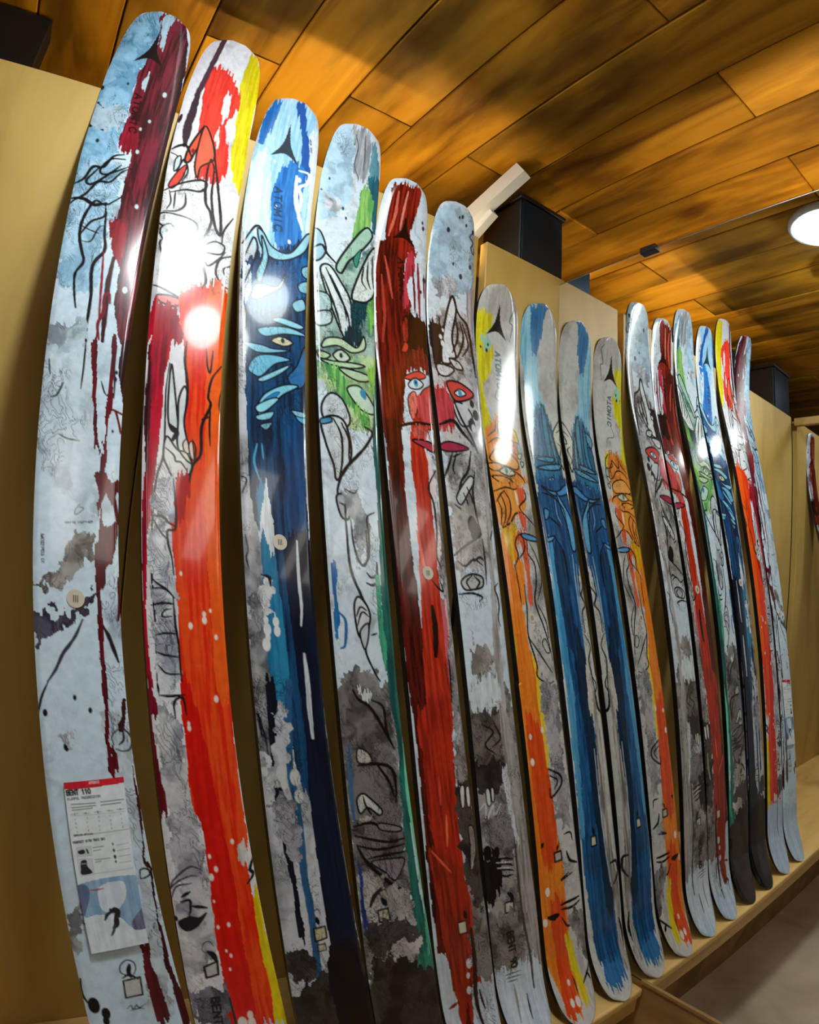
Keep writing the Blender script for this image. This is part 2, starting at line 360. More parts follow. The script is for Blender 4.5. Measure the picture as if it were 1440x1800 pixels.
GLYPH = {'A': [[(0, 0), (.5, 1), (1, 0)], [(.2, .35), (.8, .35)]], 'T': [[(0, 1), (1, 1)], [(.5, 1), (.5, 0)]],
         'O': [[(.25, 0), (.75, 0), (1, .3), (1, .7), (.75, 1), (.25, 1), (0, .7), (0, .3), (.25, 0)]],
         'M': [[(0, 0), (0, 1), (.5, .3), (1, 1), (1, 0)]], 'I': [[(.5, 0), (.5, 1)]],
         'C': [[(1, .8), (.75, 1), (.25, 1), (0, .7), (0, .3), (.25, 0), (.75, 0), (1, .2)]],
         'B': [[(0, 0), (0, 1), (.7, 1), (.9, .8), (.7, .55), (0, .55)], [(.7, .55), (1, .3), (.8, 0), (0, 0)]],
         'E': [[(1, 1), (0, 1), (0, 0), (1, 0)], [(0, .5), (.8, .5)]], 'N': [[(0, 0), (0, 1), (1, 0), (1, 1)]],
         '2': [[(0, .8), (.25, 1), (.75, 1), (1, .75), (0, 0), (1, 0)]], '6': [[(.6, 1), (.1, .45), (.1, .2), (.35, 0), (.75, 0), (.95, .25), (.7, .5), (.1, .4)]], '1': [[(.2, .8), (.55, 1), (.55, 0)]], '0': [[(.25, 0), (.75, 0), (1, .3), (1, .7), (.75, 1), (.25, 1), (0, .7), (0, .3), (.25, 0)]],
         '9': [[(.9, .5), (.3, .45), (.05, .75), (.3, 1), (.75, 1), (.95, .75), (.9, .4), (.6, 0)]],
         'P': [[(0, 0), (0, 1), (.8, 1), (1, .75), (.8, .5), (0, .5)]], 'L': [[(0, 1), (0, 0), (.9, 0)]],
         'Y': [[(0, 1), (.5, .5), (1, 1)], [(.5, .5), (.5, 0)]], 'F': [[(0, 0), (0, 1), (1, 1)], [(0, .5), (.8, .5)]],
         'U': [[(0, 1), (0, .3), (.25, 0), (.75, 0), (1, .3), (1, 1)]], 'R': [[(0, 0), (0, 1), (.8, 1), (1, .75), (.8, .5), (0, .5)], [(.5, .5), (1, 0)]],
         'G': [[(1, .8), (.75, 1), (.25, 1), (0, .7), (0, .3), (.25, 0), (.8, 0), (1, .3), (1, .5), (.6, .5)]],
         'S': [[(1, .85), (.7, 1), (.2, 1), (0, .75), (.3, .55), (.8, .45), (1, .25), (.8, 0), (.2, 0), (0, .15)]],
         'H': [[(0, 0), (0, 1)], [(1, 0), (1, 1)], [(0, .5), (1, .5)]], 'Z': [[(0, 1), (1, 1), (0, 0), (1, 0)]],
         'V': [[(0, 1), (.5, 0), (1, 1)]], 'X': [[(0, 0), (1, 1)], [(0, 1), (1, 0)]], 'D': [[(0, 0), (0, 1), (.7, 1), (1, .7), (1, .3), (.7, 0), (0, 0)]], 'W': [[(0, 1), (.25, 0), (.5, .7), (.75, 0), (1, 1)]], 'K': [[(0, 0), (0, 1)], [(1, 1), (0, .45), (1, 0)]], ' ': []}
class Canvas:
    """colour grid; coordinates in millimetres: U across, V down from the tip"""
    def __init__(s, U, V, base, seed):
        s.U, s.V, s.seed = U, V, seed
        s.col = np.empty(U.shape + (3,)); s.col[:] = lin(base)
        s.PV = V + 26 * (vnoise(U/2.6 + 40, V*0 + 3.3, seed + 81) - .5) + 10 * (fbm(U/9, V/14, seed + 82, 3) - .5)
        s.RU = U + 26 * (fbm(U/11, V/13, seed+61, 5) - .5); s.RV = V + 44 * (fbm(U/10, V/15, seed+71, 5) - .5)
        s.WU = U + 5 * (fbm(U/13, V/20, seed+60, 3) - .5); s.WV = V + 8 * (fbm(U/13, V/20, seed+70, 3) - .5)
    def blend(s, sl, a, c): s.col[sl] = s.col[sl] * (1 - a[..., None]) + c * a[..., None]
    def window(s, P, pad):
        lo, hi = P.min(0) - pad, P.max(0) + pad
        rows = np.where((s.V.max(1) >= lo[1]) & (s.V.min(1) <= hi[1]))[0]
        if len(rows) == 0: return None
        return (slice(rows[0], rows[-1] + 1), slice(None))
    def inside(s, P, sl, warp=1):
        U, V = ((s.U[sl], s.V[sl]), (s.WU[sl], s.WV[sl]), (s.WU[sl], s.PV[sl]), (s.RU[sl], s.RV[sl]))[warp]
        r = np.zeros(U.shape, bool); x1, y1 = P[-1]
        for x2, y2 in P:
            if y1 != y2:
                r ^= ((y2 > V) != (y1 > V)) & (U < (x1 - x2) * (V - y2) / (y1 - y2) + x2)
            x1, y1 = x2, y2
        return r.astype(float)
    def dist(s, P, sl):
        U, V = s.U[sl], s.V[sl]; D = np.full(U.shape, 1e9); T = np.zeros(U.shape); n = len(P) - 1
        for i in range(n):
            a, b = P[i], P[i+1]; d = b - a; L = d @ d + 1e-9
            t = np.clip(((U-a[0])*d[0] + (V-a[1])*d[1]) / L, 0, 1)
            q = np.hypot(U - a[0] - t*d[0], V - a[1] - t*d[1]); k = q < D
            D[k] = q[k]; T[k] = ((i + t) / n)[k]
        return D, T
    def marble(s, light, dark, amount, scale, sl=(slice(None), slice(None)), mask=None, seed=0):
        U, V = s.U[sl], s.V[sl]; k = s.seed + seed
        w = fbm(U/scale/1.3, V/scale/1.6, k + 5) * 3.2
        n = fbm(U/scale + w, V/scale*.8 + w*.7, k + 11, 5)
        vein = np.clip(1 - np.abs(n - .5) * 16, 0, 1) ** 2 * fbm(U/scale/1.5, V/scale/2, k + 30)
        t = np.clip((fbm(U/scale/1.7 + w*.5, V/scale/2.3, k + 40) - .52 + (amount - .5) * .55) * 5, 0, 1) * (.35 + .65 * n)
        t = np.clip(t + vein * .5 * amount * 1.6, 0, 1)
        c = lin(light) * (1 - t[..., None]) + lin(dark) * t[..., None]
        s.blend(sl, np.ones(U.shape) if mask is None else mask, c)
    def ink(s, sl, mask, amount, scale=17, color='181a1e'):
        # flowing pen lines: level curves of stretched, swirled noise
        U, V = s.U[sl], s.V[sl]; k = s.seed
        w = 2.6 * fbm(U/scale/1.6, V/scale/2.4, k + 51, 3)
        n = fbm(U/scale + w, V/scale/2.2 + w * .6, k + 55, 3) * 9
        g = np.hypot(np.gradient(n, axis=0) / np.maximum(np.abs(np.gradient(V, axis=0)), .3), np.gradient(n, axis=1) / np.maximum(np.abs(np.gradient(U, axis=1)), .3)) + 1e-3
        d = np.abs(n - np.round(n)) / g
        on = np.clip((fbm(U/scale/2.2, V/scale/3.5, k + 58, 3) - (.62 - .22 * amount)) * 9, 0, 1)
        s.blend(sl, mask * on * np.clip((.85 - d) / .9, 0, 1) * .85, lin(hexc(color)))
    def op(s, o):
        k = o[0]
        if k == 'P':                              # paint run: two tones streaked along the ski
            _, c1, c2, P = o; P = spline(P, True, 4); sl = s.window(P, 24)
            if sl is None: return
            m = s.inside(P, sl, 2); U, V = s.U[sl], s.V[sl]
            t = np.clip((fbm(U/4.5, V/60, s.seed + 17, 4) - .5) * 3.2 + .5, 0, 1)
            s.blend(sl, m, lin(hexc(c1)) * (1-t[..., None]) + lin(hexc(c2)) * t[..., None])
        elif k == 'N':                            # clouded ink wash
            _, c1, c2, P = o; P = spline(P, True, 4); sl = s.window(P, 12)
            if sl is None: return
            m = s.inside(P, sl, 3); s.marble(hexc(c1), hexc(c2), .66, 15, sl, m, 3); s.ink(sl, m, .5)
        elif k in 'FQ':                           # flat shape with a dark contour
            _, c1, c2, w, P = o; P = spline(P, True, 2) if k == 'F' else np.asarray(P, float); sl = s.window(P, 6)
            if sl is None: return
            m = s.inside(P, sl, False); D, _t = s.dist(np.vstack([P, P[:1]]), sl)
            sh = .78 + .3 * fbm(s.U[sl]/9, s.V[sl]/12, s.seed + 3)
            s.blend(sl, m, lin(hexc(c1)) * sh[..., None])
            s.blend(sl, np.clip((w/2 + .6 - D) / 1.1, 0, 1), lin(hexc(c2)))
        elif k in 'SL':                           # brush line, tapered (S) or even (L)
            _, c1, w, P = o; P = spline(P, False, 2); sl = s.window(P, w + 4)
            if sl is None: return
            D, T = s.dist(P, sl)
            ww = w * (.45 + .75 * np.sin(np.pi * np.clip(T, .04, .96)) ** .6) if k == 'S' else w * np.ones_like(T)
            ww = ww * (.8 + .4 * fbm(s.U[sl]/6, s.V[sl]/9, s.seed + 9, 2))
            s.blend(sl, np.clip((ww/2 + .5 - D) / 1.1, 0, 1), lin(hexc(c1)))
        elif k == 'D':                            # spots
            _, c1, r, P = o
            for i, p in enumerate(np.asarray(P, float)):
                rr = r * (.7 + .6 * ((i * 37 % 11) / 11)); sl = s.window(p[None], rr * 2 + 2)
                if sl is None: continue
                d = np.hypot(s.U[sl] - p[0], (s.V[sl] - p[1]) / 1.5)
                s.blend(sl, np.clip((rr + .5 - d) / 1.1, 0, 1), lin(hexc(c1)))
        elif k == 'K':                            # field of pen lines
            _, c1, am, P = o; P = spline(P, True, 4); sl = s.window(P, 12)
            if sl is not None: s.ink(sl, s.inside(P, sl), am, 15, c1)
        elif k == 'T':                            # lettering between two points (baseline), cap height h to its left
            _, c1, txt, h, w, P = o; a, b = np.asarray(P, float); d = (b - a) / max(len(txt), 1); nrm = np.array([d[1], -d[0]]); nrm /= np.hypot(*nrm)
            for i, ch in enumerate(txt):
                for st in GLYPH.get(ch, []):
                    Q = np.array([a + d * (i + .1 + .72 * x) + nrm * h * y for x, y in st]); sl = s.window(Q, w + 2)
                    if sl is None: continue
                    D, _t = s.dist(Q, sl); s.blend(sl, np.clip((w/2 + .5 - D) / 1.0, 0, 1), lin(hexc(c1)))
        elif k == 'A':                            # three-pointed maker's mark: tip, left foot, right foot
            _, c1, P = o; t, l, r = np.asarray(P, float); m = (t + l + r) / 3
            mid = lambda p, q, f: m * f + (p + q) / 2 * (1 - f)
            Q = spline(np.array([t, mid(t, r, .42), r]), False, 1); Q2 = spline(np.array([r, mid(l, r, .50), l]), False, 1); Q3 = spline(np.array([l, mid(l, t, .42), t]), False, 1)
            P = np.vstack([Q, Q2[1:], Q3[1:-1]]); sl = s.window(P, 3)
            if sl is not None: s.blend(sl, s.inside(P, sl, False), lin(hexc(c1)))

def grid_mesh(name, pos, col, m, parent):
    nv, nu, _ = pos.shape
    me = bpy.data.meshes.new(name); me.vertices.add(nv * nu); me.vertices.foreach_set('co', pos.reshape(-1))
    i = np.arange((nv-1) * (nu-1)); r, c = i // (nu-1), i % (nu-1); a = r * nu + c
    idx = np.stack([a, a + nu, a + nu + 1, a + 1], 1).astype(np.int32)
    me.loops.add(idx.size); me.loops.foreach_set('vertex_index', idx.reshape(-1))
    me.polygons.add(len(idx)); me.polygons.foreach_set('loop_start', np.arange(0, idx.size, 4, dtype=np.int32))
    me.polygons.foreach_set('use_smooth', np.ones(len(idx), bool))
    at = me.color_attributes.new('print', 'FLOAT_COLOR', 'POINT')
    at.data.foreach_set('color', np.concatenate([col.reshape(-1, 3), np.ones((nv*nu, 1))], 1).astype(np.float32).reshape(-1))
    me.materials.append(m); me.update(calc_edges=True); me.validate()
    o = bpy.data.objects.new(name, me); link(o, parent)
    o.matrix_parent_inverse = Matrix.Translation(-parent.location)
    return o
def rows(sk, step):
    n = int((sk.zt - ZTAIL) * S / step)
    ends = np.array([0, .0006, .0014, .0026, .0042, .006, .008])
    body = np.linspace(.0095, sk.zt - ZTAIL - .0095, n)
    return sk.zt - np.concatenate([ends, body, (sk.zt - ZTAIL) - ends[::-1]])
SKI_LABEL = {
 1: 'white ski with maroon paint running down its right side and an info card', 2: 'white ski with bright orange-red paint band and yellow edge',
 3: 'dark blue ski with a pale blue bearded face', 4: 'white and grey ski with green wash and dark green edge',
 5: 'white ski soaked in dark red paint with half a red face', 6: 'white and grey marbled ski with a red nose and lips and BENT lettering',
 7: 'round-tipped ski with yellow tip, orange face and orange band', 8: 'round-tipped ski with grey-white tip and blue bands, beside the mirror'}
def build_ski(sk, nu, step, art, base, washes, label):
    zs = rows(sk, step); q = np.linspace(-1, 1, nu)
    z = zs[:, None] + 0 * q; u = q * sk.w(zs)[:, None] / 2
    cv = Canvas(u * 1000, (sk.zt - z) * S * 1000, hexc(base[0]), 100 * sk.n)
    cv.marble(hexc(base[0]), hexc(base[1]), base[2], 34)
    cv.marble(hexc(base[0]), hexc(base[1]), base[2] * .8, 11, mask=.55 * np.clip((fbm(cv.U/40, cv.V/70, 77 + sk.n) - .42) * 6, 0, 1), seed=9)
    for o in art: cv.op(o)
    root = empty('ski', W(float(sk.c(ZTAIL)), float(sk.prof(ZTAIL)), -.808)); tag(root, label, 'ski', 'skis leaning side by side on the plywood wall')
    top = grid_mesh('topsheet', sk.surf(u, z), cv.col, M_ART, root)
    # sidewalls and base
    zb = zs[np.unique(np.linspace(0, len(zs) - 1, 170).astype(int))]; h = sk.w(zb) / 2
    L0, R0 = sk.surf(-h, zb), sk.surf(h, zb); t = sk.thick(zb)[:, None] * np.array([0, 1, 0])
    mid = (L0 + R0) / 2
    V = np.concatenate([L0, L0 + t, R0 + t, R0]); n = len(zb); F = []
    for k in range(3):
        for i in range(n - 1): F.append((k*n+i, (k+1)*n+i, (k+1)*n+i+1, k*n+i+1))
    F.append((0, n, 2*n, 3*n)); F.append((n-1, 4*n-1, 3*n-1, 2*n-1))
    mesh_obj('sidewall', V, F, M_SIDE, root)
    return root
def disc(name, sk, u, z, r, m, parent, lift=.0009):
    k = 28; a = np.linspace(0, 2*np.pi, k, endpoint=False)
    U = np.concatenate([[u], u + r*np.cos(a)]); Zz = np.concatenate([[z], z + r*np.sin(a)/S])
    P = sk.surf(U, Zz, lift); Q = sk.surf(U[1:], Zz[1:], 0)
    V = np.vstack([P, Q]); F = [(0, 1+(i+1) % k, 1+i) for i in range(k)] + [(1+i, 1+(i+1) % k, 1+k+(i+1) % k, 1+k+i) for i in range(k)]
    return mesh_obj(name, V, F, m, parent)
SKIS = {1: Ski(1, .897, (.0513, -.0885, .0358), 'blunt', .885), 2: Ski(2, .915, (.0449, -.0750, .1678), 'blunt'),
        3: Ski(3, .837, (.0383, -.0662, .3052), 'blunt'), 4: Ski(4, .844, (.0375, -.0490, .4312), 'blunt'),
        5: Ski(5, .767, (.0290, -.0400, .5559), 'blunt'), 6: Ski(6, .769, (.0300, -.0280, .6742), 'blunt'),
        7: Ski(7, .620, (.0015, -.0176, .8147), 'round'), 8: Ski(8, .620, (0, -.0055, .9380), 'round')}
BASE = {1: ('d3e8f6', '7d8c98', .36), 2: ('e6e6ea', '8d8c9c', .40), 3: ('c9ccd2', '4a4a4c', .50), 4: ('d3e2ec', '6d6c6a', .44),
        5: ('d3e0ea', '4a4442', .46), 6: ('d2dfe8', '6e6864', .46), 7: ('d2d0cc', '7d7a78', .44), 8: ('d2d2cc', '6c6862', .40)}

# traced artwork, millimetres on the top sheet (across from the centre line, down from the tip)
ART = {
 0: [
  ('P','d81a2c','c81424',[(-38,1271),(44,1269),(43,1278),(-39,1285)]),
  ('T','f2d0d4','ATOMIC',2.8,0.7,[(-4,1279),(9,1278)]),
  ('T','16181c','BENT 110',5.5,1.8,[(-33,1292),(-3,1290)]),
  ('T','3a3c40','PLAYFUL PROGRESSION',2.5,0.7,[(-33,1298),(8,1295)]),
  ('L','5a5e64',1.2,[(-29,1303),(0,1302)]),
  ('L','5a5e64',1.2,[(-29,1307),(0,1305)]),
  ('L','5a5e64',1.1,[(-29,1310),(-4,1308)]),
  ('L','5a5e64',1.2,[(7,1301),(36,1299)]),
  ('L','5a5e64',1.2,[(7,1305),(32,1303)]),
  ('D','6a6e74',0.9,[(-27,1315),(-13,1314),(2,1313),(16,1312),(30,1311)]),
  ('L','8a9096',0.9,[(-31,1315),(-23,1314)]),
  ('L','8a9096',0.9,[(-16,1314),(-9,1314)]),
  ('L','8a9096',0.9,[(-2,1313),(6,1313)]),
  ('L','8a9096',0.9,[(13,1312),(20,1312)]),
  ('L','8a9096',0.9,[(26,1311),(34,1311)]),
  ('D','9aa0a6',0.7,[(-27,1321),(-12,1320),(2,1319),(16,1318),(30,1317),(-27,1326),(-13,1325),(2,1324),(16,1324),(30,1323),(-27,1331),(-13,1330),(1,1330),(16,1329),(30,1328),(-27,1336),(-13,1335),(1,1335),(16,1334),(30,1333)]),
  ('L','b4bac0',0.5,[(-32,1317),(35,1314)]),
  ('L','8a9096',0.9,[(-32,1341),(37,1336)]),
  ('T','3a3c40','VERSION OPTIONS',1.6,0.7,[(-32,1341),(-8,1340)]),
  ('T','2a2c30','PERFECT WITH THIS SKI',2.3,0.9,[(-34,1350),(6,1347)]),
  ('Q','d8e0e4','c8d0d4',0.5,[(-31,1355),(-13,1354),(-14,1366),(-32,1366)]),
  ('F','1c1e22','1c1e22',0.5,[(-30,1360),(-23,1358),(-22,1362),(-28,1363)]),
  ('L','1c1e22',2.3,[(-19,1358),(-18,1362)]),
  ('Q','d8e0e4','c8d0d4',0.5,[(-32,1369),(-14,1369),(-15,1389),(-33,1390)]),
  ('F','24262a','24262a',0.5,[(-28,1372),(-22,1371),(-22,1378),(-18,1384),(-18,1387),(-30,1388),(-30,1381)]),
  ('L','c0c8cc',0.9,[(-28,1375),(-23,1375)]),
  ('L','5a5e64',0.9,[(-11,1356),(2,1355)]),
  ('L','5a5e64',0.9,[(-11,1360),(-2,1359)]),
  ('L','5a5e64',0.9,[(-11,1371),(8,1370)]),
  ('L','5a5e64',0.9,[(-11,1374),(-4,1373)]),
  ('L','9aa0a6',0.7,[(18,1355),(34,1353)]),
  ('L','9aa0a6',0.7,[(18,1362),(34,1360)]),
  ('L','9aa0a6',0.7,[(18,1369),(33,1368)]),
  ('L','9aa0a6',0.7,[(18,1377),(33,1376)]),
  ('D','2a2c30',1.6,[(14,1353),(14,1361),(14,1369),(14,1375)]),
  ('L','b4bac0',0.7,[(-14,1388),(34,1385)]),
  ('P','9cbcd8','7fa6c8',[(-41,1402),(37,1395),(40,1430),(36,1457),(19,1460),(0,1440),(-31,1442),(-39,1434)]),
  ('P','6d7a9c','5c6a90',[(-40,1404),(-27,1402),(-26,1416),(-39,1443),(-43,1438)]),
  ('P','dfe8f0','cfdcea',[(-12,1405),(17,1400),(18,1420),(0,1438),(-15,1431)]),
  ('P','8c94b4','5a5870',[(18,1455),(34,1437),(45,1430),(43,1453),(36,1462),(26,1468)]),
  ('P','e6eef4','d4e0ea',[(-36,1444),(-1,1442),(19,1462),(40,1465),(38,1488),(-39,1490)]),
  ('S','c03a4a',1.6,[(-27,1408),(-18,1408),(-7,1407)]),
  ('S','1a1c20',7.0,[(-3,1436),(3,1436),(4,1443)]),
  ('S','1a1c20',6.1,[(1,1441),(0,1452),(-4,1457)]),
  ('S','1a1c20',3.3,[(-2,1436),(-9,1440),(-13,1446)]),
  ('S','3a4048',2.8,[(-2,1454),(-6,1462),(-9,1466)]),
  ('D','1a1c20',2.8,[(-4,1435)])],
 1: [
  ('N','cfdde6','a8b2ba',[(27,1203),(58,1203),(56,1394),(43,1574),(19,1569),(37,1392),(33,1273)]),
  ('N','d4e6f2','b0c2ce',[(-63,742),(6,722),(20,839),(19,943),(-27,914),(-55,877)]),
  ('N','96c8e6','4a88ac',[(-58,18),(-16,-4),(2,52),(-12,114),(-11,215),(-12,287),(-15,338),(-65,388),(-92,398),(-89,308),(-84,217),(-78,140),(-73,61)]),
  ('N','b4d8ee','7aa8c4',[(-63,379),(-14,346),(10,404),(-1,491),(-3,602),(-51,614),(-67,567),(-70,474)]),
  ('P','7d2236','3a141e',[(-11,-1),(39,7),(62,70),(69,133),(72,199),(78,287),(78,378),(73,466),(70,545),(67,634),(63,684),(48,688),(32,643),(29,557),(14,505),(13,403),(11,314),(-11,278),(-11,215),(-16,155),(-12,114),(2,74),(-4,33)]),
  ('P','b9d6e6','a8c8dc',[(-6,5),(14,1),(11,31),(14,64),(11,79),(2,52)]),
  ('P','c8dce8','b8ccd8',[(-4,150),(3,134),(5,173),(-2,171)]),
  ('P','9c1f34','7a1428',[(-14,279),(-0,247),(15,267),(20,306),(2,322),(-12,305)]),
  ('P','a81c30','861426',[(3,478),(14,470),(31,476),(34,518),(32,545),(19,545),(10,514)]),
  ('P','3a2228','1e1216',[(71,281),(77,220),(71,146),(60,71),(48,33),(62,203),(63,293),(54,342),(54,431),(68,488),(74,380)]),
  ('S','3a0f18',8.0,[(19,545),(17,596),(18,630),(20,694)]),
  ('D','c9dfe6',3.5,[(17,258),(22,310),(42,167),(29,235),(41,431),(44,599)]),
  ('A','16161c',[(-3,40),(-32,118),(22,111)]),
  ('T','2a0c16','ATOMIC',12.0,3.2,[(-10,183),(-1,274)]),
  ('S','12161c',4.8,[(1,325),(-16,336),(-28,365),(-45,371),(-55,402),(-70,418)]),
  ('S','12161c',4.1,[(5,335),(-19,344),(-32,373),(-23,381),(-3,365),(14,349)]),
  ('S','12161c',4.1,[(1,350),(-20,384),(-41,410),(-50,404),(-40,381),(-34,368)]),
  ('S','12161c',4.1,[(18,352),(4,366),(-11,394),(-30,401),(-46,433),(-64,455),(-71,468)]),
  ('S','12161c',6.2,[(-65,448),(-47,444),(-27,451),(-9,441)]),
  ('S','12161c',4.6,[(13,420),(-9,445),(-28,443),(-40,484),(-40,518),(-32,546),(-26,566),(-35,590),(-32,620),(-26,648)]),
  ('S','12161c',3.6,[(-40,518),(-27,487),(-8,469),(-9,445)]),
  ('S','12161c',5.1,[(-6,460),(-2,503),(3,535),(-11,569),(-6,623),(-6,669),(-4,699)]),
  ('S','12161c',2.4,[(-35,528),(-21,524),(-13,495),(-5,488)]),
  ('S','12161c',2.4,[(-40,499),(-27,503),(-11,506)]),
  ('S','2a3a4a',3.1,[(-68,229),(-35,247),(-10,233)]),
  ('S','2a3a4a',4.7,[(-69,278),(-47,283),(-32,259)]),
  ('D','1e2a38',3.2,[(-28,169),(-68,229),(-69,280),(-46,283),(-50,311),(-70,192)]),
  ('N','b6cede','4a6a80',[(-72,239),(-34,224),(-10,233),(-17,262),(-54,286),(-73,275)]),
  ('N','b8ccd4','6a7880',[(-62,688),(-41,680),(-9,666),(-5,697),(-37,707),(-59,712)]),
  ('L','4a141e',6.7,[(14,385),(23,399),(34,430)]),
  ('S','7a1626',5.1,[(14,692),(10,668),(16,644),(14,618),(21,612),(24,628)]),
  ('S','8a1a2a',3.7,[(2,539),(7,599),(11,665)]),
  ('P','6d1420','51101a',[(5,697),(13,696),(17,755),(22,806),(24,839),(33,856),(36,831),(33,809),(36,751),(34,691),(42,689),(42,750),(42,788),(39,814),(38,852),(38,874),(36,895),(57,893),(60,910),(52,914),(46,925),(39,923),(34,931),(34,957),(39,966),(50,947),(55,964),(50,994),(41,1015),(38,1039),(30,1052),(32,1087),(32,1120),(30,1156),(25,1156),(26,1111),(25,1064),(23,1024),(24,987),(31,957),(26,932),(30,912),(23,894),(28,881),(34,864),(29,857),(20,845),(14,785)]),
  ('P','3a1218','24141a',[(48,688),(63,684),(63,740),(59,782),(51,748)]),
  ('L','6d1420',3.3,[(34,795),(45,797),(59,801)]),
  ('L','6d1420',3.8,[(48,798),(53,814),(57,828)]),
  ('S','2a1a20',2.8,[(38,709),(43,750),(44,779)]),
  ('S','12161c',2.5,[(-4,699),(-3,739),(-4,774)]),
  ('S','12161c',2.2,[(24,757),(30,773),(35,778)]),
  ('D','1c1c2a',2.4,[(45,828),(45,739),(44,750),(41,708)]),
  ('L','5a121c',5.7,[(49,919),(53,939),(56,954)]),
  ('S','5a121c',5.6,[(55,1026),(56,1057),(52,1079)]),
  ('N','a8a4a0','3a322c',[(-55,1043),(-37,1029),(-18,1011),(-3,983),(17,965),(23,973),(23,990),(9,1010),(-1,1033),(-25,1044),(-52,1049)]),
  ('N','5a5668','2a2530',[(-54,1085),(-26,1077),(3,1065),(23,1040),(23,1052),(5,1075),(-27,1097),(-44,1116),(-54,1124)]),
  ('S','3a3a44',3.9,[(6,1081),(-5,1103),(-21,1124),(-31,1143),(-42,1158)]),
  ('S','2a2226',4.9,[(32,1087),(39,1101),(44,1115),(49,1131)]),
  ('S','505a64',2.7,[(-53,737),(-49,760)]),
  ('S','4a5258',3.2,[(-29,769),(-36,788),(-44,793)]),
  ('S','3a3a40',2.1,[(-29,844),(-18,848),(0,849)]),
  ('S','6a7478',1.3,[(4,935),(-2,943),(-1,949),(9,940),(1,938)]),
  ('T','3a4044','WHITE FEATHER',2.2,0.7,[(-15,962),(22,957)]),
  ('T','4a4a48','FACTORY',2.2,0.7,[(-1,990),(13,987)]),
  ('T','2a2a30','AA0029926 01',3.9,1.0,[(-46,978),(-45,1016)]),
  ('P','651320','4e1018',[(24,1157),(31,1157),(31,1187),(29,1233),(35,1254),(34,1271),(26,1270),(23,1259),(25,1249),(24,1215),(25,1180)]),
  ('P','651a22','4a121a',[(24,1483),(36,1484),(32,1513),(37,1546),(38,1600),(22,1596),(21,1543),(22,1504)]),
  ('P','4a1a1e','30141a',[(53,1170),(56,1177),(52,1199),(44,1217),(41,1213),(47,1196),(49,1178)]),
  ('P','46161c','2c1016',[(52,1257),(55,1288),(56,1321),(52,1369),(58,1385),(55,1439),(56,1496),(58,1536),(64,1606),(52,1603),(52,1538),(49,1503),(52,1459),(53,1419),(55,1389),(49,1374),(52,1340),(52,1297)]),
  ('S','30303a',2.2,[(33,1233),(32,1222),(45,1213),(56,1224),(54,1238),(44,1241),(35,1238)]),
  ('S','1e2028',2.9,[(47,1215),(46,1227),(40,1233)]),
  ('S','14141a',2.8,[(-42,1159),(-51,1177),(-57,1198)]),
  ('D','1c1c22',3.3,[(-10,1176),(-48,1195),(-26,1235),(8,1191)]),
  ('N','c0c4cc','70747c',[(-27,1219),(-15,1221),(-15,1231),(-24,1235),(-28,1233)]),
  ('N','b4b4b4','5a5a60',[(-52,1428),(-37,1424),(-41,1458),(-52,1486),(-59,1475),(-60,1456)]),
  ('S','1a1a1e',2.4,[(41,1400),(43,1390),(52,1390),(54,1397),(46,1401),(41,1401)]),
  ('Q','d2d2ce','16181a',2.3,[(-8,1531),(14,1529),(12,1553),(-10,1554)]),
  ('S','1e2022',1.7,[(5,1527),(-8,1520),(-7,1510),(2,1504),(10,1508),(11,1517),(5,1527)]),
  ('S','1a1c1e',5.2,[(4,1511),(1,1521),(3,1527)]),
  ('S','1a1c1e',2.8,[(-8,1527),(1,1524),(11,1531)]),
  ('S','2a2a2e',1.4,[(-12,1569),(-6,1565),(-5,1571),(1,1566),(3,1570),(14,1566)]),
  ('S','2a2a2e',1.4,[(-8,1572),(2,1571),(9,1572)]),
  ('S','0e0e10',3.6,[(-59,1522),(-62,1540),(-58,1553)]),
  ('D','0c0c0e',10.5,[(-51,1558)]),
  ('D','0c0c0e',6.0,[(-41,1581),(-39,1571)]),
  ('P','c8dcec','b4cada',[(-75,1700),(75,1690),(75,1860),(-75,1860)]),
  ('K','1a222c',0.50,[(-81,372),(14,313),(17,444),(4,527),(-42,541),(-69,493)]),
  ('K','3a3438',0.30,[(34,916),(62,912),(53,1156),(26,1157)]),
  ('K','3a3438',0.35,[(37,1368),(68,1371),(62,1604),(28,1596),(33,1467)])],
 2: [
  ('N','d0d0d4','7a7a88',[(-47,1222),(-17,1222),(-8,1370),(-11,1526),(-49,1546),(-52,1390)]),
  ('P','e8dc20','cdbb12',[(33,15),(54,24),(69,92),(68,177),(72,279),(74,345),(63,349),(42,292),(40,216),(28,97),(30,37)]),
  ('P','f24434','e02a24',[(-42,106),(-19,70),(21,101),(37,148),(20,195),(25,232),(33,258),(39,313),(21,349),(-7,352),(-23,340),(-26,275),(-36,182),(-38,139)]),
  ('P','eef0f2','dfe4ea',[(3,139),(13,129),(19,166),(12,204),(4,173)]),
  ('P','eef0f2','dfe4ea',[(2,243),(8,225),(15,251),(9,264)]),
  ('L','4e3140',10.4,[(-29,3),(-35,53),(-43,117),(-49,159)]),
  ('S','3c2a36',13.1,[(-47,153),(-49,203),(-51,252),(-48,284)]),
  ('S','3c2a36',7.6,[(-48,217),(-46,249),(-49,289)]),
  ('S','3a2430',6.0,[(-67,216),(-69,236)]),
  ('F','f05a3c','1c1416',4.4,[(-42,324),(-39,287),(-20,227),(-16,260),(-27,294),(-33,320)]),
  ('F','f4664c','1c1416',3.8,[(-20,227),(3,261),(10,297),(-11,325),(-14,354),(-23,320)]),
  ('D','7a2018',5.2,[(-31,293)]),
  ('S','14161c',5.1,[(-69,303),(-56,290),(-44,287),(-31,310)]),
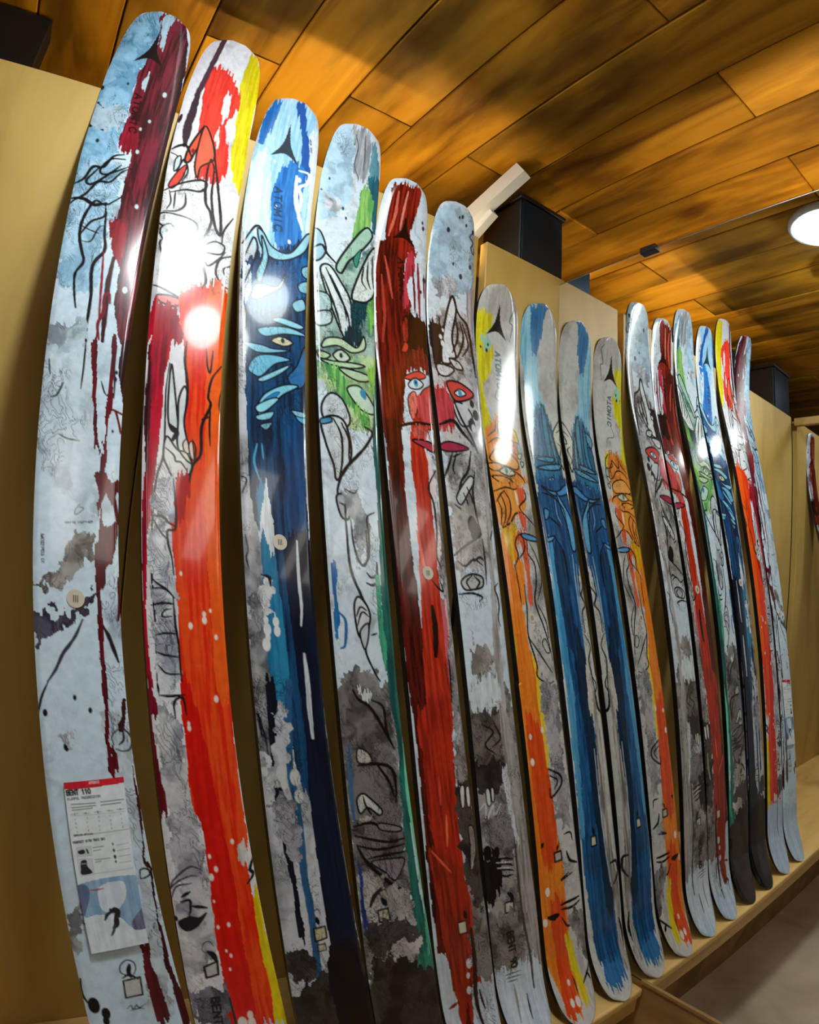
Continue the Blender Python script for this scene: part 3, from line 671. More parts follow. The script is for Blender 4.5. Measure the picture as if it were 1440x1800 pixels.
  ('S','14161c',3.6,[(-69,312),(-55,320),(-53,352),(-44,320),(-33,344),(-40,374)]),
  ('F','d8e8e8','14161c',2.9,[(-59,327),(-51,314),(-49,336),(-57,354)]),
  ('F','ec4a40','14161c',2.8,[(-62,388),(-50,351),(-37,331),(-41,366),(-54,394)]),
  ('S','14161c',5.0,[(3,261),(16,313),(27,365),(38,428),(40,467),(28,446),(17,388),(14,323),(5,299)]),
  ('S','14161c',4.9,[(4,300),(2,338),(7,401),(18,423),(21,452),(8,494)]),
  ('S','14161c',4.5,[(-67,403),(-39,376),(-7,356),(5,362),(-4,382),(-31,389),(-56,404)]),
  ('S','14161c',3.7,[(-62,449),(-41,442),(-28,424),(-30,398)]),
  ('S','14161c',3.1,[(-59,400),(-53,425),(-58,444)]),
  ('S','14161c',3.2,[(-48,401),(-46,439)]),
  ('F','eef4f4','14161c',3.7,[(-66,455),(-30,450),(-4,457),(-3,482),(-26,482),(-63,479)]),
  ('F','dff0f0','14161c',3.0,[(-62,487),(-47,473),(-35,490),(-33,507),(-56,507)]),
  ('D','50606a',4.6,[(-52,489)]),
  ('F','cfe8ec','14161c',2.9,[(-59,512),(-33,507),(-40,531),(-42,569),(-48,575),(-53,543)]),
  ('S','14161c',4.3,[(-32,505),(-21,488),(-9,505),(8,511),(16,539),(23,568),(16,586),(-3,580),(-26,572),(-35,563),(-29,546),(-10,546)]),
  ('F','e4f0f0','14161c',3.4,[(9,506),(31,484),(50,488),(45,506),(20,511)]),
  ('S','14161c',3.4,[(15,518),(24,537),(41,519),(53,499)]),
  ('S','14161c',3.7,[(61,420),(46,456),(45,486)]),
  ('S','14161c',3.9,[(65,503),(44,518),(39,547),(51,566),(61,571)]),
  ('S','14161c',3.2,[(65,523),(52,535),(56,549)]),
  ('F','f08a80','14161c',3.1,[(-53,617),(-32,613),(-11,618),(-24,630),(-46,628)]),
  ('S','14161c',3.7,[(-61,600),(-45,603),(-23,611),(-8,620),(-4,647),(-9,669),(1,684)]),
  ('S','14161c',3.6,[(14,593),(23,612),(20,634),(3,659),(-5,684)]),
  ('S','14161c',3.4,[(34,560),(33,601),(25,625)]),
  ('S','14161c',3.4,[(63,585),(50,618),(24,646),(4,672)]),
  ('P','f2501c','e4260f',[(-13,594),(59,577),(63,670),(62,804),(58,917),(58,1021),(58,1098),(57,1174),(55,1241),(55,1325),(56,1379),(49,1402),(49,1450),(50,1516),(49,1585),(48,1655),(-17,1637),(-13,1553),(-9,1473),(-4,1395),(-8,1350),(-14,1319),(-14,1246),(-13,1174),(-10,1101),(-12,1026),(-15,973),(-9,909),(-3,859),(0,807),(0,725),(-12,649)]),
  ('P','f8641e','f25a18',[(28,590),(58,581),(62,804),(58,917),(59,1044),(56,1174),(39,1196),(36,1061),(34,903),(33,727)]),
  ('P','e01a10','cf120c',[(-11,1159),(6,1203),(17,1284),(24,1376),(26,1478),(18,1645),(-16,1636),(-12,1537),(-5,1395),(-11,1320),(-13,1246)]),
  ('P','c01834','8a1228',[(-60,638),(-43,627),(-21,631),(-11,656),(-8,687),(-57,699)]),
  ('P','c21432','7c1228',[(-54,700),(-27,693),(-30,756),(-32,830),(-38,895),(-44,953),(-49,1005),(-52,1079),(-51,1150),(-49,1173),(-59,1173),(-57,1103),(-55,1005),(-54,929),(-50,847),(-51,776)]),
  ('P','5a1a26','3a1420',[(-56,706),(-48,790),(-49,847),(-52,902),(-56,848),(-56,762)]),
  ('S','14161c',3.0,[(-24,729),(-27,771),(-26,829),(-27,871),(-35,900),(-40,940),(-42,979),(-43,1041),(-41,1102),(-43,1172)]),
  ('F','dfe8ea','14161c',3.0,[(-21,730),(-15,762),(-8,812),(-5,831),(-16,833),(-22,814),(-23,770)]),
  ('F','e2eaec','14161c',3.2,[(-7,817),(-7,782),(1,761),(6,779),(2,815),(7,843),(14,865),(11,876),(-6,857)]),
  ('S','14161c',7.4,[(-19,825),(-9,835),(-14,847)]),
  ('F','e4e6e2','14161c',3.0,[(-27,871),(-23,843),(-8,859),(11,872),(14,890),(-9,902),(-20,889)]),
  ('S','14161c',2.8,[(-24,860),(-12,869),(-9,877),(-1,878),(7,888)]),
  ('F','e8e0c0','14161c',2.5,[(-3,862),(7,863),(14,876),(7,874)]),
  ('F','f0d8cc','14161c',2.0,[(1,850),(7,843),(11,862),(4,861)]),
  ('F','f0d8cc','14161c',2.0,[(10,851),(15,845),(18,870),(13,868)]),
  ('S','14161c',4.0,[(-0,686),(-1,719),(5,758),(5,785),(3,809)]),
  ('S','14161c',4.1,[(58,715),(43,740),(38,770),(42,784),(29,819),(28,860),(17,878),(12,898),(11,926)]),
  ('S','14161c',2.8,[(32,691),(35,720),(40,729),(43,692)]),
  ('S','14161c',3.0,[(42,781),(41,814),(42,846)]),
  ('S','14161c',3.6,[(40,802),(29,808)]),
  ('S','14161c',2.8,[(59,756),(56,778),(58,793)]),
  ('S','14161c',2.3,[(15,841),(20,853),(20,875)]),
  ('N','d0d4de','7d8298',[(-35,900),(-13,905),(-15,971),(-19,989),(-27,972),(-41,958),(-40,927)]),
  ('N','d8dce2','8a8e9e',[(-40,968),(-24,990),(-15,1027),(-15,1069),(-42,1071),(-43,1029)]),
  ('N','d8dce2','8a8e9e',[(-41,1078),(-15,1074),(-13,1125),(-14,1171),(-42,1172)]),
  ('P','c81014','b00c10',[(-8,901),(9,893),(12,915),(6,934),(0,959),(-9,965)]),
  ('S','14161c',3.0,[(-12,903),(-9,936),(-9,971),(-20,976),(-20,992),(-15,1012),(-13,1034)]),
  ('S','14161c',2.9,[(-42,958),(-26,958),(-19,965),(-9,969)]),
  ('S','14161c',2.9,[(-41,961),(-29,980),(-20,988)]),
  ('S','14161c',2.8,[(-43,1041),(-36,1047),(-23,1055),(-13,1065)]),
  ('S','14161c',3.1,[(-45,1076),(-29,1072),(-15,1073)]),
  ('S','14161c',2.1,[(-43,1054),(-31,1053),(-26,1055)]),
  ('S','14161c',2.3,[(-18,1079),(-28,1082),(-31,1090),(-18,1089)]),
  ('S','14161c',3.1,[(-15,1064),(-14,1096),(-11,1125),(-11,1149),(-10,1172)]),
  ('S','14161c',2.5,[(-41,1114),(-29,1111),(-13,1111)]),
  ('S','14161c',2.8,[(-40,1136),(-30,1139),(-13,1141)]),
  ('S','14161c',2.5,[(-40,1152),(-30,1162),(-12,1163)]),
  ('S','14161c',2.5,[(-43,1174),(-42,1188)]),
  ('S','14161c',3.0,[(-42,1190),(-27,1191),(-8,1189)]),
  ('S','14161c',3.0,[(-23,1219),(-23,1200),(-16,1193),(-10,1195),(-8,1215)]),
  ('S','14161c',2.5,[(-53,1198),(-48,1207)]),
  ('D','f4e6de',2.8,[(-6,1226),(-6,1232),(35,1195),(-1,1400),(5,1418),(-3,1428),(-9,1411)]),
  ('D','f4e6de',2.1,[(-5,1461),(-6,1497),(9,1496),(-1,1532),(4,1540),(33,1384),(-1,1559),(-18,1273)]),
  ('D','f2e6da',3.8,[(27,1084),(27,1092)]),
  ('D','f2e6da',2.7,[(36,1079),(42,1114),(7,1100),(-3,1032)]),
  ('P','d9d4d0','b8b4b2',[(43,1388),(51,1388),(53,1402),(45,1420),(38,1414)]),
  ('P','8a1a2a','66141e',[(-54,1174),(-46,1205),(-53,1229),(-52,1274),(-47,1322),(-52,1341),(-60,1358),(-59,1326),(-58,1281),(-58,1221)]),
  ('N','c2c2ca','5d5d70',[(-45,1347),(-21,1353),(-12,1359),(-14,1394),(-39,1407),(-53,1398)]),
  ('S','3a3a4a',2.5,[(-59,1437),(-52,1425),(-30,1411),(-15,1416)]),
  ('S','3a3a4a',2.4,[(-62,1442),(-51,1430),(-32,1423),(-22,1424)]),
  ('S','20202a',2.0,[(-60,1452),(-51,1435),(-31,1433)]),
  ('F','22222a','14141a',1.5,[(-56,1482),(-41,1477),(-29,1480),(-18,1475),(-31,1490),(-45,1496),(-53,1492)]),
  ('S','14161c',3.5,[(-48,1456),(-37,1455),(-38,1468),(-41,1475)]),
  ('S','14161c',4.0,[(-36,1463),(-16,1468)]),
  ('S','14161c',4.0,[(-46,1449),(-35,1444)]),
  ('D','14161c',3.9,[(-59,1478)]),
  ('N','d2d2d2','6a6a7a',[(-65,1511),(-26,1507),(-21,1535),(-42,1564),(-62,1560)]),
  ('Q','c8c6c0','14161a',3.1,[(-35,1549),(-16,1544),(-18,1563),(-35,1565)]),
  ('S','1a1a1e',6.6,[(-26,1529),(-20,1534),(-17,1543)]),
  ('S','1a1c1e',1.3,[(-28,1531),(-33,1525),(-29,1516),(-21,1515),(-17,1522)]),
  ('N','8a8a96','33333f',[(-64,1581),(-14,1578),(-18,1635),(-60,1625),(-62,1598)]),
  ('T','1a1a20','BENT 110',10.3,3.1,[(-34,1594),(-41,1680)]),
  ('P','ead41c','d8ba12',[(53,1450),(58,1462),(59,1504),(63,1556),(65,1625),(62,1661),(46,1656),(50,1615),(48,1567),(48,1518),(49,1482)]),
  ('S','1c1c22',4.3,[(45,1444),(56,1432),(52,1424),(64,1404)]),
  ('D','f0e4da',6.0,[(13,1632),(13,1644),(0,1642)]),
  ('P','c4d8ec','b4c8dc',[(-75,1690),(75,1670),(75,1880),(-75,1880)]),
  ('S','2a2a30',4.0,[(-10,1600),(-8,1700),(-12,1760)]),
  ('K','14161c',0.60,[(-88,311),(-7,356),(48,402),(70,560),(-1,604),(-56,613),(-70,448)]),
  ('K','14161c',0.45,[(-43,906),(-11,902),(-18,1171),(-48,1172)]),
  ('K','14161c',0.60,[(-49,1341),(-9,1360),(-14,1498),(-20,1635),(-68,1623),(-64,1464)])],
 3: [
  ('N','9a9a9e','3c3c40',[(-50,987),(-10,959),(5,1065),(-7,1168),(-58,1166)]),
  ('P','b4dcf4','8cc6ea',[(-48,29),(9,2),(46,30),(69,130),(69,196),(69,289),(67,336),(-38,376),(-65,316),(-71,205),(-60,107)]),
  ('P','e4eef4','cfe2ee',[(36,87),(56,59),(69,130),(73,260),(70,298),(58,303),(57,201)]),
  ('P','e4f0f8','c4def0',[(-71,182),(-45,147),(-29,173),(-20,271),(-19,333),(-63,341),(-70,255)]),
  ('P','1c72c0','1560a8',[(-52,33),(-34,20),(-39,69),(-51,126),(-61,133),(-62,89)]),
  ('P','1a5cae','1450a0',[(-3,7),(15,4),(38,86),(52,152),(50,176),(34,155),(24,83)]),
  ('P','2a84d0','1464b4',[(-6,172),(20,142),(38,153),(47,187),(41,227),(33,249),(47,271),(51,301),(44,345),(3,351),(-17,270),(-15,213)]),
  ('S','e8f2f8',6.0,[(31,161),(52,161),(51,185),(36,201),(43,226),(40,274)]),
  ('S','e0eef8',8.6,[(27,177),(34,239),(51,297)]),
  ('S','d8ecf6',6.5,[(-30,201),(-29,275),(-16,323)]),
  ('D','e8f4fa',3.7,[(-23,161),(26,336),(34,183),(-7,265)]),
  ('A','2c3c48',[(-6,61),(-33,149),(27,151)]),
  ('T','1c4466','ATOMIC',14.0,4.1,[(-14,218),(-4,323)]),
  ('T','5a7890','HRZN TECH',3.9,1.3,[(40,78),(48,108)]),
  ('P','174a74','0c2440',[(-62,427),(-16,372),(69,326),(70,375),(65,502),(57,696),(52,804),(53,884),(56,977),(55,1077),(53,1167),(54,1258),(56,1343),(57,1431),(59,1524),(58,1621),(9,1604),(11,1511),(11,1421),(12,1336),(13,1269),(3,1228),(-2,1203),(-4,1179),(-8,1163),(-7,1092),(-8,1012),(-13,940),(-17,882),(-33,875),(-42,817),(-46,710),(-50,571),(-54,484)]),
  ('P','1a5080','123a66',[(19,678),(54,710),(51,804),(51,866),(20,878),(20,781)]),
  ('P','0e1c34','0a1224',[(10,896),(53,884),(56,977),(55,1077),(53,1167),(54,1258),(56,1343),(57,1431),(59,1524),(58,1621),(9,1604),(11,1511),(11,1421),(12,1336),(14,1245),(17,1157),(15,1052)]),
  ('P','1c6aa8','12487c',[(-47,417),(18,385),(64,368),(64,441),(31,473),(-16,503),(-53,510),(-57,461)]),
  ('P','e6eef2','cfdde6',[(-59,425),(-50,422),(-42,456),(-47,497),(-54,491)]),
  ('S','0c1a28',4.9,[(-64,372),(-42,325),(-27,336),(-19,386),(-22,421),(-29,456)]),
  ('S','0c1a28',4.1,[(-56,391),(-44,352),(-35,374),(-44,416),(-56,457)]),
  ('F','9ad4e4','0c1a28',3.5,[(-38,330),(-26,334),(-6,361),(29,361),(62,304),(71,307),(58,348),(25,378),(-5,386),(-28,367)]),
  ('F','8ed0e0','0c1a28',3.5,[(-29,342),(-14,384),(-21,429),(-28,448),(-36,430),(-25,388)]),
  ('F','a2dcea','0c1a28',3.2,[(-42,480),(-38,457),(-24,448),(5,445),(20,412),(14,442),(-13,469),(-34,484)]),
  ('F','8ac6da','0c1a28',2.9,[(54,387),(72,376),(70,403),(56,404)]),
  ('F','8ac6da','0c1a28',2.8,[(47,426),(69,412),(69,437),(51,441)]),
  ('F','8ac6da','0c1a28',2.7,[(35,471),(55,456),(62,474),(43,486)]),
  ('F','84cade','0c1a28',2.8,[(-29,542),(-5,530),(31,523),(63,530),(20,538),(-15,552)]),
  ('F','90d2e2','0c1a28',2.9,[(-1,517),(16,507),(56,512),(45,521)]),
  ('F','e0dcb0','0c1a28',3.2,[(-4,558),(13,545),(36,551),(20,562)]),
  ('D','1a3a44',5.1,[(17,552)]),
  ('F','8ad0e4','0c1a28',2.7,[(-53,573),(-21,570),(-1,572),(32,567),(-1,580),(-31,585)]),
  ('F','72c0de','0c1a28',2.7,[(-44,618),(-31,594),(-4,584),(32,585),(3,600),(-21,627),(-35,627)]),
  ('F','96d6e6','0c1a28',2.4,[(-26,633),(6,610),(34,592),(13,615),(-17,636)]),
  ('F','2e70a6','0c1a28',2.8,[(26,619),(43,593),(60,552),(60,617),(40,636)]),
  ('F','86d2ea','0c1a28',3.0,[(-28,681),(-14,656),(19,634),(45,631),(14,655),(-13,688),(-25,695)]),
  ('F','1e80b8','0c1a28',1.0,[(-18,670),(1,652),(11,650),(-10,675)]),
  ('F','5ab0d4','0c1a28',2.4,[(36,676),(58,683),(57,696),(42,691)]),
  ('F','92d6e4','0c1a28',2.6,[(-30,681),(-4,663),(9,662),(-13,686),(-26,691)]),
  ('F','8ad0e0','0c1a28',2.3,[(-30,698),(-1,685),(-6,698),(-24,704)]),
  ('F','84c8da','0c1a28',2.3,[(-23,712),(-3,704),(-13,718)]),
  ('F','8cc8e0','0c1a28',2.1,[(33,676),(57,676),(56,684),(39,684)]),
  ('S','4aa0c8',3.2,[(-29,744),(-34,772),(-26,800)]),
  ('S','4aa0c8',2.6,[(-21,742),(-19,766)]),
  ('P','2a84ac','1c6a94',[(-33,821),(-17,802),(-9,881),(-7,912),(0,993),(2,1065),(-8,1170),(-24,1128),(-28,1052),(-29,960),(-28,894)]),
  ('P','e2e8ea','c8d0d6',[(-15,800),(-7,873),(-9,909),(-18,903),(-21,877),(-31,889),(-27,861)]),
  ('N','d8dadc','84868a',[(-31,949),(-17,948),(-18,991),(-30,992)]),
  ('S','0e1a26',4.2,[(-29,941),(-18,944),(-16,956)]),
  ('D','dfe4e6',5.3,[(-27,1005),(-12,1007),(-26,1018),(-26,1029),(-11,1020),(-29,1039)]),
  ('S','d6dade',4.5,[(31,887),(30,942),(31,984),(28,1011)]),
  ('S','ccd0d6',6.7,[(29,1052),(30,1087),(29,1130),(29,1171)]),
  ('S','b0b8c4',2.4,[(29,1093),(29,1130),(30,1164)]),
  ('P','0e1626','0a101c',[(-36,1092),(-22,1092),(-24,1170),(-28,1275),(-27,1343),(-26,1442),(-31,1461),(-37,1457),(-34,1398),(-37,1328),(-40,1248),(-38,1156)]),
  ('L','2a5c88',11.2,[(0,1092),(-9,1171),(-12,1218),(-8,1278),(-12,1360),(-11,1417),(-14,1489),(-17,1571)]),
  ('N','c4c6cc','6a6c72',[(-25,1128),(-10,1145),(-16,1218),(-30,1238),(-54,1225),(-53,1199),(-34,1201)]),
  ('D','c8ccc8',6.7,[(-50,1213),(-45,1229),(-26,1217),(-24,1233),(-4,1251),(-6,1224)]),
  ('N','a4a2aa','4c4a52',[(-47,1257),(-15,1255),(-12,1332),(-26,1346),(-38,1312)]),
  ('S','14161a',2.5,[(-50,1091),(-43,1122),(-49,1138),(-44,1164),(-42,1190)]),
  ('S','14161a',2.0,[(-51,1127),(-49,1158),(-41,1169)]),
  ('S','14161a',2.4,[(-55,798),(-47,803),(-54,824)]),
  ('S','14161a',2.1,[(-51,885),(-48,907),(-51,918),(-48,934)]),
  ('S','14161a',2.0,[(-55,1096),(-44,1112),(-42,1128)]),
  ('S','14161a',2.5,[(-53,1133),(-48,1143),(-49,1166)]),
  ('N','a8a8a8','4a4a4a',[(-52,1040),(-45,1037),(-39,1091),(-43,1143),(-50,1117)]),
  ('Q','cdc6a0','101418',2.7,[(-11,1445),(7,1445),(7,1463),(-11,1465)]),
  ('Q','c8c2a4','101418',1.8,[(-9,1471),(3,1471),(3,1481),(-9,1481)]),
  ('S','101418',6.0,[(-4,1430),(-2,1439)]),
  ('S','3a4048',1.5,[(-10,1428),(-6,1419),(1,1418),(3,1428)]),
  ('N','4a4846','1a1816',[(-61,1463),(-32,1473),(-16,1498),(-23,1520),(-60,1510)]),
  ('S','14161a',5.3,[(-34,1517),(-41,1539),(-53,1554),(-64,1557)]),
  ('S','14161a',3.6,[(-36,1541),(-36,1559),(-47,1584)]),
  ('F','bab8b8','14161a',2.3,[(-62,1552),(-44,1554),(-49,1562),(-64,1563)]),
  ('S','14161a',3.1,[(3,1527),(-7,1549),(-16,1565)]),
  ('S','8a8e98',3.3,[(51,1529),(50,1554)]),
  ('N','3a3634','121010',[(-75,1560),(75,1540),(75,1800),(-75,1800)]),
  ('P','0a101c','141414',[(0,1500),(60,1500),(55,1700),(20,1740)]),
  ('K','14161a',0.60,[(-53,1091),(2,1092),(6,1391),(-12,1595),(-72,1576),(-57,1272)]),
  ('K','0c1a28',0.60,[(-63,393),(68,371),(57,696),(-52,717),(-60,520)]),
  ('K','14161a',0.50,[(-59,767),(-44,764),(-47,1166),(-63,1165),(-58,935)])],
 4: [
  ('N','a4c0b4','2a5a58',[(-26,369),(33,318),(70,284),(63,566),(25,584),(-28,583),(-58,554),(-69,466)]),
  ('N','b4d09c','3a7a58',[(-58,576),(64,546),(60,675),(-3,688),(-44,631)]),
  ('N','b8d8ec','86a4b8',[(-54,22),(-22,17),(-4,58),(-2,190),(-31,250),(-68,266),(-75,202),(-69,98)]),
  ('N','9a9896','4a4644',[(-49,1115),(38,1119),(36,1402),(46,1668),(-56,1630),(-59,1353)]),
  ('P','b4b8be','868c92',[(-23,15),(16,8),(30,41),(31,115),(18,132),(-2,121),(-4,62)]),
  ('S','5a6066',2.8,[(-11,26),(-0,56),(-1,101),(13,129)]),
  ('S','5a6066',2.9,[(11,20),(19,71),(21,106)]),
  ('P','6aa0b0','3e7c90',[(30,27),(51,47),(63,101),(59,123),(36,113),(35,69)]),
  ('P','2a6a78','1d5568',[(33,125),(62,111),(70,157),(68,237),(60,255),(50,166)]),
  ('P','96c668','5ca05a',[(26,145),(48,152),(57,183),(54,233),(39,249),(28,287),(11,304),(17,249),(22,203)]),
  ('N','d4dae0','5c6066',[(-57,209),(-23,199),(-13,218),(-24,238),(-42,231)]),
  ('D','3a4046',2.7,[(-64,190),(-51,158),(-13,218),(-10,51),(-4,239)]),
  ('F','a4ccdc','12181e',4.3,[(-76,299),(-58,292),(-43,330),(-54,359),(-70,361)]),
  ('S','12181e',5.1,[(-69,336),(-52,324),(-39,342),(-18,359)]),
  ('F','d6e2e2','12181e',4.7,[(-53,377),(-34,367),(-9,399),(9,432),(13,485),(-2,522),(-26,473),(-46,416)]),
  ('S','12181e',4.3,[(-42,375),(-18,424),(2,464),(7,499)]),
  ('S','12181e',4.3,[(-48,395),(-26,452),(-11,501)]),
  ('S','12181e',3.9,[(-32,389),(-6,445),(1,481)]),
  ('P','1a4852','123640',[(15,430),(49,422),(43,463),(21,491),(11,482)]),
  ('P','86c05a','4a8e52',[(48,424),(68,411),(66,455),(50,490),(45,467)]),
  ('F','a4c8b4','12181e',4.9,[(-20,362),(6,305),(43,244),(60,260),(33,309),(7,342),(-9,376)]),
  ('F','3a8c74','12181e',2.3,[(18,331),(35,301),(33,318),(25,350)]),
  ('F','d6e0da','12181e',4.9,[(13,422),(33,358),(59,294),(70,294),(69,383),(51,420),(27,430)]),
  ('S','12181e',3.8,[(42,343),(37,377),(47,394)]),
  ('S','12181e',3.8,[(52,325),(50,367),(56,390)]),
  ('S','12181e',3.9,[(63,306),(62,354),(65,385)]),
  ('F','b0cecc','12181e',3.7,[(-71,442),(-38,435),(-32,467),(-61,482)]),
  ('F','c0d8da','12181e',3.6,[(-67,486),(-34,471),(-32,495),(-57,508)]),
  ('P','1c3c40','142a30',[(-11,517),(21,487),(37,506),(24,530),(-4,534)]),
  ('F','bcd4b0','12181e',3.5,[(-50,551),(-42,531),(-12,523),(20,533),(36,505),(38,530),(11,546),(-20,540)]),
  ('F','b4cfa2','12181e',3.5,[(-58,559),(-35,562),(-43,572),(-56,572)]),
  ('F','c8d8c0','12181e',3.6,[(-29,561),(-12,546),(5,559),(-13,572)]),
  ('D','203a34',5.2,[(-13,558)]),
  ('F','bed8b4','12181e',3.5,[(-54,575),(-28,573),(10,567),(36,567),(6,579),(-36,581)]),
  ('P','86c262','3a8a50',[(-45,587),(-21,585),(1,613),(11,635),(32,677),(-1,656),(-29,620)]),
  ('F','b4cca8','12181e',3.6,[(-17,584),(10,581),(41,584),(42,595),(21,600),(-2,595)]),
  ('F','c2dcc8','12181e',3.5,[(-3,621),(24,611),(50,641),(48,658),(22,653)]),
  ('D','2a8cae',6.5,[(32,627),(29,622)]),
  ('P','9acc5c','6aa84c',[(42,572),(61,555),(59,621),(44,602)]),
  ('F','cfd8dc','12181e',4.0,[(-53,662),(-37,637),(-15,642),(-0,673),(-8,692),(-46,690)]),
  ('P','2a7468','1c4e4c',[(64,554),(62,675),(59,781),(58,878),(57,986),(57,1087),(55,1178),(51,1264),(49,1355),(51,1440),(57,1490),(67,1574),(69,1677),(34,1664),(36,1604),(31,1562),(35,1465),(34,1370),(38,1280),(41,1192),(36,1130),(37,1016),(41,907),(45,813),(45,692)]),
  ('F','d0d8dc','12181e',4.4,[(-54,691),(-31,677),(-10,686),(-0,728),(-7,759),(-30,788),(-35,763),(-48,727)]),
  ('S','12181e',4.1,[(-32,682),(-18,711),(-19,757),(-26,784)]),
  ('S','12181e',4.1,[(-17,687),(-4,715),(-6,749)]),
  ('F','4a90b8','12181e',2.9,[(-55,687),(-37,681),(-36,689),(-54,696)]),
  ('P','7ec060','4aa050',[(14,649),(37,662),(41,686),(33,691),(21,672)]),
  ('S','12181e',5.1,[(29,685),(44,694),(27,723),(1,751),(-18,773),(-29,800),(-31,820)]),
  ('F','b8bcc0','12181e',3.9,[(-33,817),(-20,811),(-8,830),(-13,850),(-26,847)]),
  ('S','12181e',2.8,[(-28,825),(-18,830),(-17,842)]),
  ('N','b0b4b8','60646a',[(-18,802),(9,798),(11,823),(25,844),(22,872),(12,907),(-0,917),(-1,884),(-9,851)]),
  ('S','14181c',3.6,[(-9,851),(-7,887),(-0,914),(10,923),(18,906),(18,866)]),
  ('S','14181c',3.8,[(37,834),(22,844),(23,872),(20,909),(8,922)]),
  ('S','14181c',2.2,[(-16,802),(1,806),(9,795)]),
  ('S','12181e',4.6,[(-18,827),(-18,870),(-15,930),(0,970),(11,996),(7,1025),(0,1054),(12,1086),(21,1101)]),
  ('F','d6dade','12181e',3.8,[(-14,988),(-5,972),(10,987),(13,1008),(-1,1034),(-11,1028)]),
  ('S','12181e',3.1,[(-11,1002),(-3,988),(8,993)]),
  ('S','12181e',3.1,[(-11,1017),(-1,996),(11,1002)]),
  ('F','c8ccd0','12181e',3.1,[(-7,1026),(9,1013),(6,1038),(-2,1052)]),
  ('S','12181e',3.9,[(14,934),(22,941),(32,936),(35,917)]),
  ('S','12181e',3.9,[(12,950),(23,953),(34,946)]),
  ('S','12181e',2.8,[(13,1031),(24,1028)]),
  ('P','2a78b8','1c62a0',[(-50,926),(-40,925),(-43,983),(-42,1012),(-50,1037),(-49,978)]),
  ('S','2a6aa8',4.6,[(-41,997),(-31,1011),(-35,1045),(-43,1051)]),
  ('S','6fcca0',6.5,[(33,938),(32,986),(31,1031),(33,1075)]),
  ('P','50b088','2f8a6c',[(29,945),(38,944),(37,1010),(40,1063),(32,1083),(28,1040)]),
  ('N','8a8684','35312e',[(-49,1096),(-29,1079),(-6,1085),(18,1109),(21,1144),(3,1120),(-37,1118)]),
  ('N','7a7674','2a2624',[(-51,1104),(-23,1116),(17,1121),(33,1162),(32,1235),(32,1292),(32,1340),(35,1371),(27,1400),(13,1415),(-22,1395),(-49,1372),(-56,1339),(-50,1274),(-54,1212)]),
  ('P','dfe2e4','c4c8cc',[(-20,1113),(-1,1114),(3,1126),(-5,1134),(-17,1125)]),
  ('S','14100e',4.6,[(-29,1113),(-21,1127),(-5,1137),(12,1161),(35,1206)]),
  ('S','14100e',4.1,[(2,1129),(22,1141),(24,1176),(32,1200)]),
  ('F','c0bcb8','14100e',2.6,[(-30,1200),(-14,1207),(-9,1222),(-32,1220)]),
  ('S','14100e',4.6,[(-33,1225),(4,1226),(27,1238),(30,1267),(27,1288)]),
  ('S','14100e',4.1,[(-2,1223),(18,1254),(25,1279)]),
  ('F','cfd0cc','14100e',3.2,[(-41,1275),(-30,1267),(-18,1276),(0,1296),(-6,1303),(-24,1289),(-38,1296)]),
  ('S','14100e',3.0,[(-30,1271),(-27,1286),(-14,1308)]),
  ('N','b8aea8','6a625e',[(-42,1298),(-19,1299),(-20,1307),(-43,1306)]),
  ('S','14100e',4.5,[(-51,1314),(-21,1313),(11,1330),(31,1333)]),
  ('S','14100e',3.9,[(-51,1328),(-24,1338),(8,1347),(33,1346)]),
  ('S','14100e',3.9,[(-50,1343),(-20,1354),(7,1356),(34,1355)]),
  ('S','14100e',3.6,[(-33,1366),(-5,1366),(34,1367)]),
  ('F','8a8088','14100e',2.7,[(-8,1315),(29,1327),(26,1334),(-6,1326)]),
  ('F','8a8088','14100e',2.7,[(-29,1372),(12,1374),(30,1380),(10,1408),(-8,1392)]),
  ('S','14100e',5.2,[(-49,1346),(-36,1372),(-7,1405),(5,1416),(33,1435)]),
  ('N','c0beba','8a8682',[(-44,1385),(-7,1408),(31,1435),(32,1489),(-10,1475),(-47,1472),(-51,1428)]),
  ('Q','d0c8b0','14181c',3.0,[(-29,1449),(-11,1449),(-10,1469),(-29,1468)]),
  ('S','14181c',7.5,[(-19,1432),(-14,1443)]),
  ('S','2a2624',6.6,[(-41,1440),(-32,1426),(-19,1416)]),
  ('S','14181c',1.7,[(-19,1429),(-23,1422),(-12,1419),(-9,1429)]),
  ('N','4c4846','221e1c',[(-49,1471),(4,1471),(37,1494),(41,1512),(-3,1518),(-45,1519)]),
  ('N','d0ccc8','8a8480',[(-21,1523),(-2,1512),(27,1509),(39,1527),(15,1540)]),
  ('N','3a3836','100e0e',[(-50,1530),(-5,1534),(29,1548),(30,1609),(55,1622),(60,1675),(-53,1634)]),
  ('N','7a7674','3a3634',[(-17,1607),(5,1601),(17,1622),(0,1633),(-13,1625)]),
  ('S','7adcb4',7.9,[(55,1202),(52,1283),(57,1359),(59,1422),(60,1487)]),
  ('P','5cc09c','349078',[(56,1464),(63,1505),(67,1539),(66,1573),(52,1562)]),
  ('P','348c74','246a5a',[(30,1551),(57,1543),(63,1593),(60,1620),(27,1605)]),
  ('S','2f8a70',3.9,[(57,1619),(61,1642),(67,1678)]),
  ('S','46688a',6.4,[(-45,1193),(-49,1269),(-49,1307)]),
  ('P','2a4088','1e2e60',[(-52,1372),(-48,1384),(-50,1428),(-48,1471),(-56,1469),(-54,1412)]),
  ('N','3a3634','100e0e',[(-75,1590),(75,1580),(75,1800),(-75,1800)]),
  ('K','12181e',0.75,[(-72,360),(68,295),(59,675),(-57,699),(-69,487)]),
